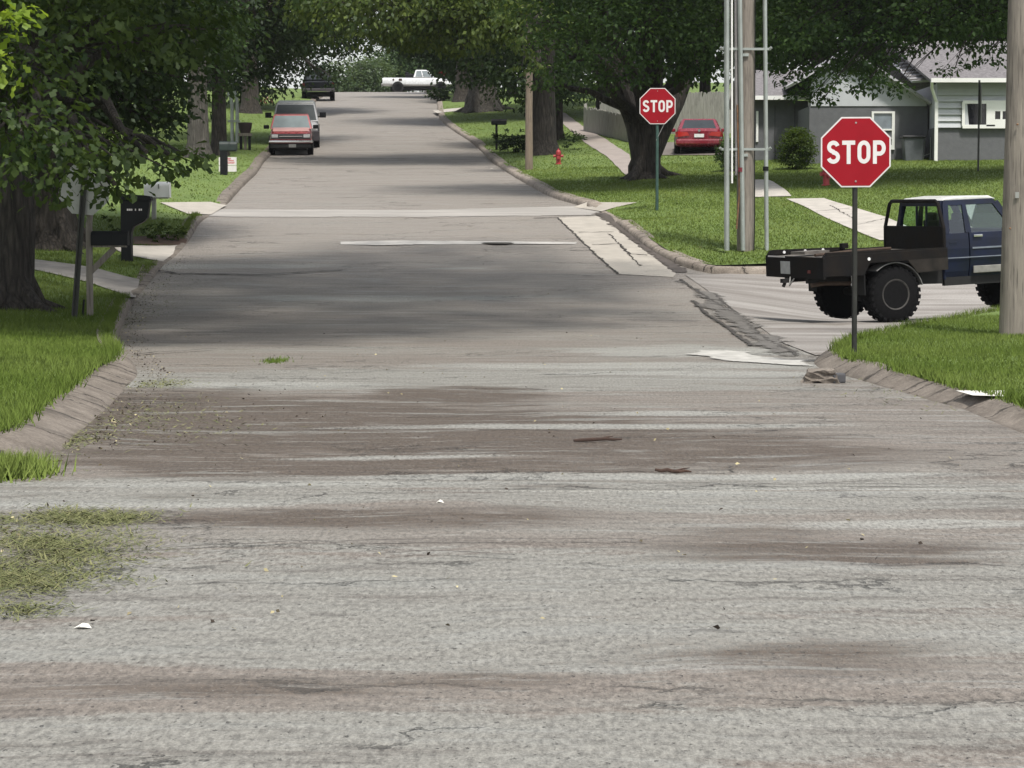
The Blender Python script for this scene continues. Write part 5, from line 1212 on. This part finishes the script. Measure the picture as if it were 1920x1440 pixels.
# 10 far right trunks
b = lawn(905, 209)
tree('oak_tree', 'broad ribbed grey trunk by the upper right lawn', b, 4.2, .72,
     [bl(880, 100, 112, 2.0, 2.5, 1.4), bl(960, 80, 112, 2.6, 3, 1.8), bl(900, 20, 112, 3.5, 3, 2.0), bl(840, 70, 114, 1.4, 2, .9), bl(900, -120, 112, 5, 4, 3)], 'deep', .22, 60, 18, seed=22, bark=bark_g, roots=5)
b = lawn(868, 190)
tree('elm_tree', 'slender far trunk beside the distant octagonal sign', b, 5.2, .42,
     [bl(860, 110, 150, 2.0, 2.5, 1.6), bl(820, 80, 152, 3.0, 3, 1.4), bl(770, 60, 152, 3, 3, 1.4), bl(860, 20, 150, 5, 4, 2.6), bl(880, 160, 156, 1.4, 2, 1.2)], 'deep', .27, 45, 16, seed=23)
# crest bushes, pale with distance
b = at(650, 190, 197)
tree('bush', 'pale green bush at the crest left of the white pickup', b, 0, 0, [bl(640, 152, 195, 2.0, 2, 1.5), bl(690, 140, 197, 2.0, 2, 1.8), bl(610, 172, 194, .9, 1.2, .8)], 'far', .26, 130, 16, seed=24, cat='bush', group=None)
b = at(740, 190, 204)
tree('bush', 'darker tall bush at the crest behind the white pickup', b, 0, 0, [bl(745, 120, 203, 2.6, 2, 2.4), bl(790, 120, 205, 2.6, 2, 2.4), bl(840, 130, 206, 2.6, 2, 2.4), bl(740, 160, 203, 1.8, 2, 1.4)], 'maple', .28, 90, 16, seed=25, cat='bush')
b = at(505, 190, 150)
tree('bush', 'small yellow green bush beside the far left lawn', b, 0, 0, [bl(500, 178, 148, .8, 1, .5), bl(470, 180, 150, .9, 1, .6), bl(530, 185, 149, .6, 1, .3)], 'walnut', .2, 60, 16, seed=26, cat='bush')
# garden shrubs
def shrub(label, px, py, wpx, hpx, D=None, kind='shrub', size=.07, dens=9000, seed=1, group=None, n=1, name='shrub'):
    b = lawn(px, py); s = sc(b[1]); rs = np.random.RandomState(seed); blobs = []
    w = wpx / s / 2; h = hpx / s / 2
    if n == 1: blobs = [((b[0], b[1], b[2] + h), (w, w * .9, h))]
    else:
        for i in range(n): q = rs.uniform(-1, 1); hh = h * rs.uniform(.6, 1.0); blobs.append(((b[0] + q * w * .8, b[1] + rs.uniform(-.3, .3), b[2] + hh), (w / n * 1.8, .5, hh)))
    return tree(name, label, b, 0, 0, blobs, kind, size, dens, 14, sig=min(w, h) * .12, seed=seed, cat='shrub', group=group, droop=.1)
shrub('clipped round green shrub against the grey garage wall', 1494, 318, 70, 76, seed=31)
shrub('dark rounded shrub half hidden behind the conduit pole', 1372, 322, 58, 62, kind='maple', seed=32)
shrub('low dark hedge at the foot of the thick trunk', 1010, 284, 170, 40, kind='deep', size=.11, dens=900, seed=33, n=7, name='hedge')
shrub('leafy shrub with drooping stems in the mulch bed by the white mailbox', 318, 452, 66, 48, kind='oak', size=.08, dens=1600, seed=34, n=3)
shrub('thin spiky shrub left of the large black mailbox', 222, 440, 40, 58, kind='oak', size=.09, dens=420, seed=35, n=2)
shrub('dark ground bush beside the far right lawn edge', 850, 188, 90, 26, kind='deep', size=.18, dens=500, seed=36, n=4)
# trees farther back, filling the yards on both sides
def back_tree(seed, kind):
    rs = np.random.RandomState(seed); bl_ = [((rs.uniform(-3.2, 3.2), rs.uniform(-2.5, 2.5), rs.uniform(3.6, 10)), (rs.uniform(2.0, 3.0), rs.uniform(2.0, 2.8), rs.uniform(1.4, 2.2))) for _ in range(9)] + [((rs.uniform(-2, 2), 0, 2.6), (2.2, 2, 1.2))]
    return tree('yard_tree', 'x', (0, 0, 0), 2.6, .3, bl_, kind, .30, 34, 14, seed=seed, twigs=False, group='yard trees behind the street')
protos = [back_tree(51, 'deep'), back_tree(52, 'maple'), back_tree(53, 'deep')]
spots = [(300, 70, 110, 'broad dark yard tree behind the pale grey trunk'), (120, 72, 100, 'dark yard tree behind the second oak on the left'), (-60, 66, 95, 'yard tree far left behind the oak trunk'), (210, 80, 125, 'yard tree between the oak and the pale trunk further back'), (395, 80, 150, 'yard tree beyond the grey riser on the left'), (340, 60, 170, 'distant yard tree high on the left side'),
         (1040, 100, 122, 'yard tree behind the picket fence'), (1130, 80, 112, 'yard tree just left of the forked maple in the back yard'), (1230, 80, 108, 'yard tree directly behind the forked maple'), (1320, 90, 112, 'yard tree behind the tall board fence'), (1420, 70, 104, 'yard tree behind the garage wing'), (1530, 60, 100, 'yard tree rising over the middle roof'), (1640, 40, 104, 'yard tree behind the house ridge'), (1760, 40, 100, 'yard tree behind the right roof'), (1880, 40, 104, 'yard tree behind the house at the right edge'),
         (960, 90, 140, 'yard tree behind the broad ribbed trunk'), (1080, 60, 150, 'distant yard tree on the upper right'), (900, 60, 165, 'yard tree near the crest on the right')]
for i, (px, py, D, lab) in enumerate(spots):
    o = protos[i % 3] if i < 3 else copy_tree(protos[i % 3])
    x = (px - 960) / sc(D); z = float(zlawn(x, D)) + .3
    o.location = (x, D, z - .3); o.rotation_euler = (0, 0, i * 1.3); k = .85 + .3 * ((i * 37) % 10) / 10; o.scale = (k, k, k); o['label'] = lab

# ------------------------------------------------------------------ grass
def grass_mat():
    m, nt, out = new_mat('grass blade'); N = NT(nt); a = N.n('Attribute', attribute_name='tint')
    col = N.mix(a.outputs['Fac'], c4((.090, .138, .026)), c4((.215, .275, .075)))
    nv = N.n('VectorMath', operation='MULTIPLY_ADD', i={0: N.n('NewGeometry').outputs[1], 1: (.35, .35, .35), 2: (0, 0, .75)}); nn_ = N.n('VectorMath', operation='NORMALIZE', i={0: nv.outputs[0]}).outputs[0]
    d = N.n('BsdfDiffuse', i={0: col, 'Normal': nn_}); tr = N.n('BsdfTranslucent', i={0: col}); mx = N.n('MixShader', i={0: .2, 1: d, 2: tr})
    nt.links.new(mx.outputs[0], out.inputs[0]); return m
grass_m = grass_mat()
def blades(name, P, zf, h, w, mat, rs, flat=0.0, tint=None, dz=0.0):
    n = len(P); a = rs.uniform(0, 2 * math.pi, n); hh = h * rs.uniform(.5, 1.3, n); lean = hh * rs.uniform(.1, .9, n)
    if flat: lean = hh * rs.uniform(.8, 1.2, n); hh = hh * rs.uniform(0, flat, n)
    la = rs.uniform(0, 2 * math.pi, n)
    z = zf(P[:, 0], P[:, 1]) + dz; b0 = np.c_[P, z]; o = np.c_[np.cos(a), np.sin(a), np.zeros(n)] * (w * rs.uniform(.6, 1.3, n))[:, None]
    tip = b0 + np.c_[np.cos(la) * lean, np.sin(la) * lean, hh]
    V = np.stack([b0 - o, b0 + o, tip], 1).reshape(-1, 3)
    if tint is None: tint = np.clip(rs.beta(2, 3, n) + .25 * np.sin(P[:, 0] * 1.7) * np.sin(P[:, 1] * 1.1 + P[:, 0] * .5), 0, 1) * np.where(P[:, 1] < 40, .62, 1.0)  # nearer blades tinted darker, partial shade put into their colour
    o_ = mesh_np(name, V, np.arange(3 * n).reshape(n, 3), mat, attr=[('tint', 'FACE', tint)]); o_['kind'] = 'stuff'; return o_
def in_view(P, m=.10): q = P[:, 0] / P[:, 1] * F; return np.abs(q) < 960 * (1 + m) + 90
def scatter(poly, n, y0, y1, rs, x0=-14, x1=20, p=1.0):
    y = y0 + (y1 - y0) * rs.random(n) ** p; half = .26 * y + .6; x = rs.uniform(-1, 1, n) * half
    P = np.c_[x, y]; k = inside(poly, P[:, 0], P[:, 1]) & in_view(P)
    P = P[k]
    for ov in OVER: P = P[~inside(ov, P[:, 0], P[:, 1])]
    return P
rs = np.random.RandomState(77)
isl_poly = [tuple(p) for p in io] + [(30, io[0][1])]
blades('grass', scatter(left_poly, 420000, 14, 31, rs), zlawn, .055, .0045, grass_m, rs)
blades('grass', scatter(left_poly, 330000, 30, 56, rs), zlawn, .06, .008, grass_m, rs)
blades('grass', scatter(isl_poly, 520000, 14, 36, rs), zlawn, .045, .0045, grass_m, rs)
blades('grass', scatter(far_poly, 420000, 46, 76, rs), zlawn, .042, .011, grass_m, rs)
far_l = [p for p in left_poly]
P = np.r_[scatter(far_poly, 120000, 75, 130, rs), scatter(left_poly, 90000, 55, 130, rs)]
blades('grass', P, zlawn, .045, .022, grass_m, rs)
# ragged blades leaning over the kerb edges
def edge(pl, n, spread, rs):
    P = np.array(resample(pl, .02)); i = rs.randint(0, len(P), n); return P[i] + rs.normal(0, spread, (n, 2))
el_ = np.r_[edge(near_off[near_off[:, 1] > 13], 9000, .05, rs), edge(far_off[far_off[:, 1] < 60], 9000, .05, rs)]; el_ = el_[kerb_k(-1, el_[:, 1]) > .5]
e = np.r_[el_, edge(io, 12000, .05, rs)]
blades('edge_grass', e[in_view(e)], zlawn, .10, .006, grass_m, rs)
# clippings blown on to the road
def ell(cx, cy, rx, ry, n, rs):
    c = road(cx, cy); t_ = unproject(cx, cy - ry, zroad); b_ = unproject(cx, cy + ry, zroad); hx_ = rx / sc(c[1]); q = rs.normal(0, .5, (n, 2))
    return np.c_[c[0] + q[:, 0] * hx_, (t_[1] + b_[1]) / 2 + q[:, 1] * (t_[1] - b_[1]) / 2]
def clip_mat():
    m, nt, out = new_mat('cut grass'); N = NT(nt); a = N.n('Attribute', attribute_name='tint')
    N.bsdf(out, Base_Color=N.mix(a.outputs['Fac'], c4((.085, .105, .032)), c4((.25, .235, .11))), Roughness=.9); return m
clip_m = clip_mat()
P = np.r_[ell(90, 975, 170, 20, 3600, rs), ell(70, 1015, 190, 26, 3200, rs), ell(60, 1055, 190, 40, 4800, rs), ell(20, 1095, 190, 30, 3000, rs), ell(230, 975, 70, 14, 700, rs), ell(20, 1150, 100, 20, 700, rs)]
k_ = np.sin(P[:, 0] * 3.1 + 1.3 * np.sin(P[:, 1] * 2.3)) * np.sin(P[:, 1] * 2.7 + P[:, 0] * 1.9) + .55 * np.sin(P[:, 0] * 9.1 + P[:, 1] * 5.3); P = P[rs.random(len(P)) < np.clip(.62 + .55 * k_, .05, 1)]
blades('grass_clippings', P, zroad, .075, .005, clip_m, rs, flat=.35, dz=.008, tint=np.clip(rs.beta(1.5, 3, len(P)), 0, 1))
P = ell(20, 892, 70, 11, 1800, rs)
blades('grass_tuft', P, zroad, .13, .008, grass_m, rs, dz=.0, tint=rs.uniform(.3, 1, len(P)))
P = ell(516, 678, 26, 5, 220, rs)
blades('grass_tuft', P, zroad, .045, .007, grass_m, rs)
P = np.r_[ell(300, 722, 60, 10, 600, rs), ell(240, 790, 130, 40, 600, rs), ell(330, 815, 200, 40, 260, rs), ell(250, 600, 45, 60, 900, rs), ell(270, 560, 30, 50, 400, rs), ell(1720, 745, 150, 30, 260, rs), ell(130, 830, 60, 20, 500, rs)]
blades('dry_litter', P, zroad, .06, .008, clip_m, rs, flat=.4, dz=.008, tint=rs.uniform(.0, .75, len(P)))
def litter_mat():
    m, nt, out = new_mat('leaf litter'); N = NT(nt); a = N.n('Attribute', attribute_name='tint')
    N.bsdf(out, Base_Color=N.mix(a.outputs['Fac'], c4((.035, .024, .016)), c4((.50, .44, .25))), Roughness=.9); return m
gl_ = edge(lp[(lp[:, 1] > 14) & (lp[:, 1] < 50)], 1500, .11, rs) + np.array([.22, -.05])
n = 300; y = 9 + 40 * rs.random(n) ** 1.2; P = np.c_[rs.uniform(-1, 1, n) * .2 * y, y]; P = P[(P[:, 0] > xl(y) + .1) & (P[:, 0] < xr(y) - .1)]
n0 = len(P); P = np.r_[P, gl_, ell(300, 800, 220, 60, 160, rs), ell(40, 1000, 120, 50, 90, rs)]
C = np.c_[P, zroad(P[:, 0], P[:, 1]) + .012]
leaf_mesh('leaf_litter', C, (rs.random(len(C)) > np.where(np.arange(len(C)) < n0, .45, .85)).astype(float) * .8, .028, litter_mat(), None, rs, droop=0)['kind'] = 'stuff'
# blossoms far left
P = np.array([lawn(490 + rs.uniform(-18, 20), 192 + rs.uniform(-6, 6)) for _ in range(60)])
def flower_mat():
    m, nt, out = new_mat('petals'); N = NT(nt); a = N.n('Attribute', attribute_name='tint')
    N.bsdf(out, Base_Color=N.mix(a.outputs['Fac'], c4((.5, .16, .10)), c4((.75, .55, .45))), Roughness=.8); return m
t = thing('flower_clump', 'clump of pink and orange flowers by the far left lawn', 'flowers', P.mean(0))
leaf_mesh('blossom', P - P.mean(0) + np.array([0, 0, .25]) + rs.normal(0, .15, P.shape), rs.random(len(P)), .22, flower_mat(), t, rs)
# ================================================================== LIGHT AND CAMERA
cam = bpy.data.cameras.new('camera'); co = bpy.data.objects.new('camera', cam); COL.objects.link(co)
cam.sensor_width = 36; cam.lens = F / 1920 * 36; cam.clip_start = .1; cam.clip_end = 2000
co.location = (0, 0, CAMZ); co.rotation_euler = (R(90) - PITCH, 0, 0); SC.camera = co
TO_SUN = Vector((.16, -.42, .88)).normalized()
sd_ = bpy.data.lights.new('sun', 'SUN'); sd_.energy = 2.7; sd_.angle = R(6); sd_.color = (1, .95, .87)
so = bpy.data.objects.new('sun', sd_); COL.objects.link(so); so.rotation_euler = TO_SUN.to_track_quat('Z', 'Y').to_euler()
w = bpy.data.worlds.new('World'); SC.world = w; w.use_nodes = True; nt = w.node_tree; nt.nodes.clear()
sk = nt.nodes.new('ShaderNodeTexSky'); sk.sky_type = 'NISHITA'; sk.sun_disc = False
sk.sun_elevation = math.asin(TO_SUN.z); sk.sun_rotation = math.atan2(TO_SUN.x, TO_SUN.y); sk.dust_density = 2.0; sk.air_density = 1.2; sk.ozone_density = 1.0
bg = nt.nodes.new('ShaderNodeBackground'); bg.inputs[1].default_value = .13; ou = nt.nodes.new('ShaderNodeOutputWorld')
hs = nt.nodes.new('ShaderNodeHueSaturation'); hs.inputs['Saturation'].default_value = .3; nt.links.new(sk.outputs[0], hs.inputs['Color']); nt.links.new(hs.outputs[0], bg.inputs[0]); nt.links.new(bg.outputs[0], ou.inputs[0])
vs = SC.view_settings; vs.view_transform = 'Standard'; vs.look = 'None'; vs.exposure = .58; vs.gamma = 1
SC.render.engine = 'CYCLES'; cy = SC.cycles; cy.use_denoising = True
cy.max_bounces = 8; cy.transparent_max_bounces = 12; cy.diffuse_bounces = 2; cy.transmission_bounces = 6; cy.sample_clamp_indirect = 6

# thin humid air: one box round everything
hm = bpy.data.materials.new('humid air'); hm.use_nodes = True; hn = hm.node_tree; hn.nodes.clear()
hv = hn.nodes.new('ShaderNodeVolumePrincipled'); hv.inputs['Color'].default_value = (.92, .95, 1, 1); hv.inputs['Density'].default_value = .00016; hv.inputs['Anisotropy'].default_value = .2
ho = hn.nodes.new('ShaderNodeOutputMaterial'); hn.links.new(hv.outputs[0], ho.inputs['Volume'])
MB().box((0, 200, 18.5), (340, 460, 43)).build('haze', hm)['kind'] = 'stuff'
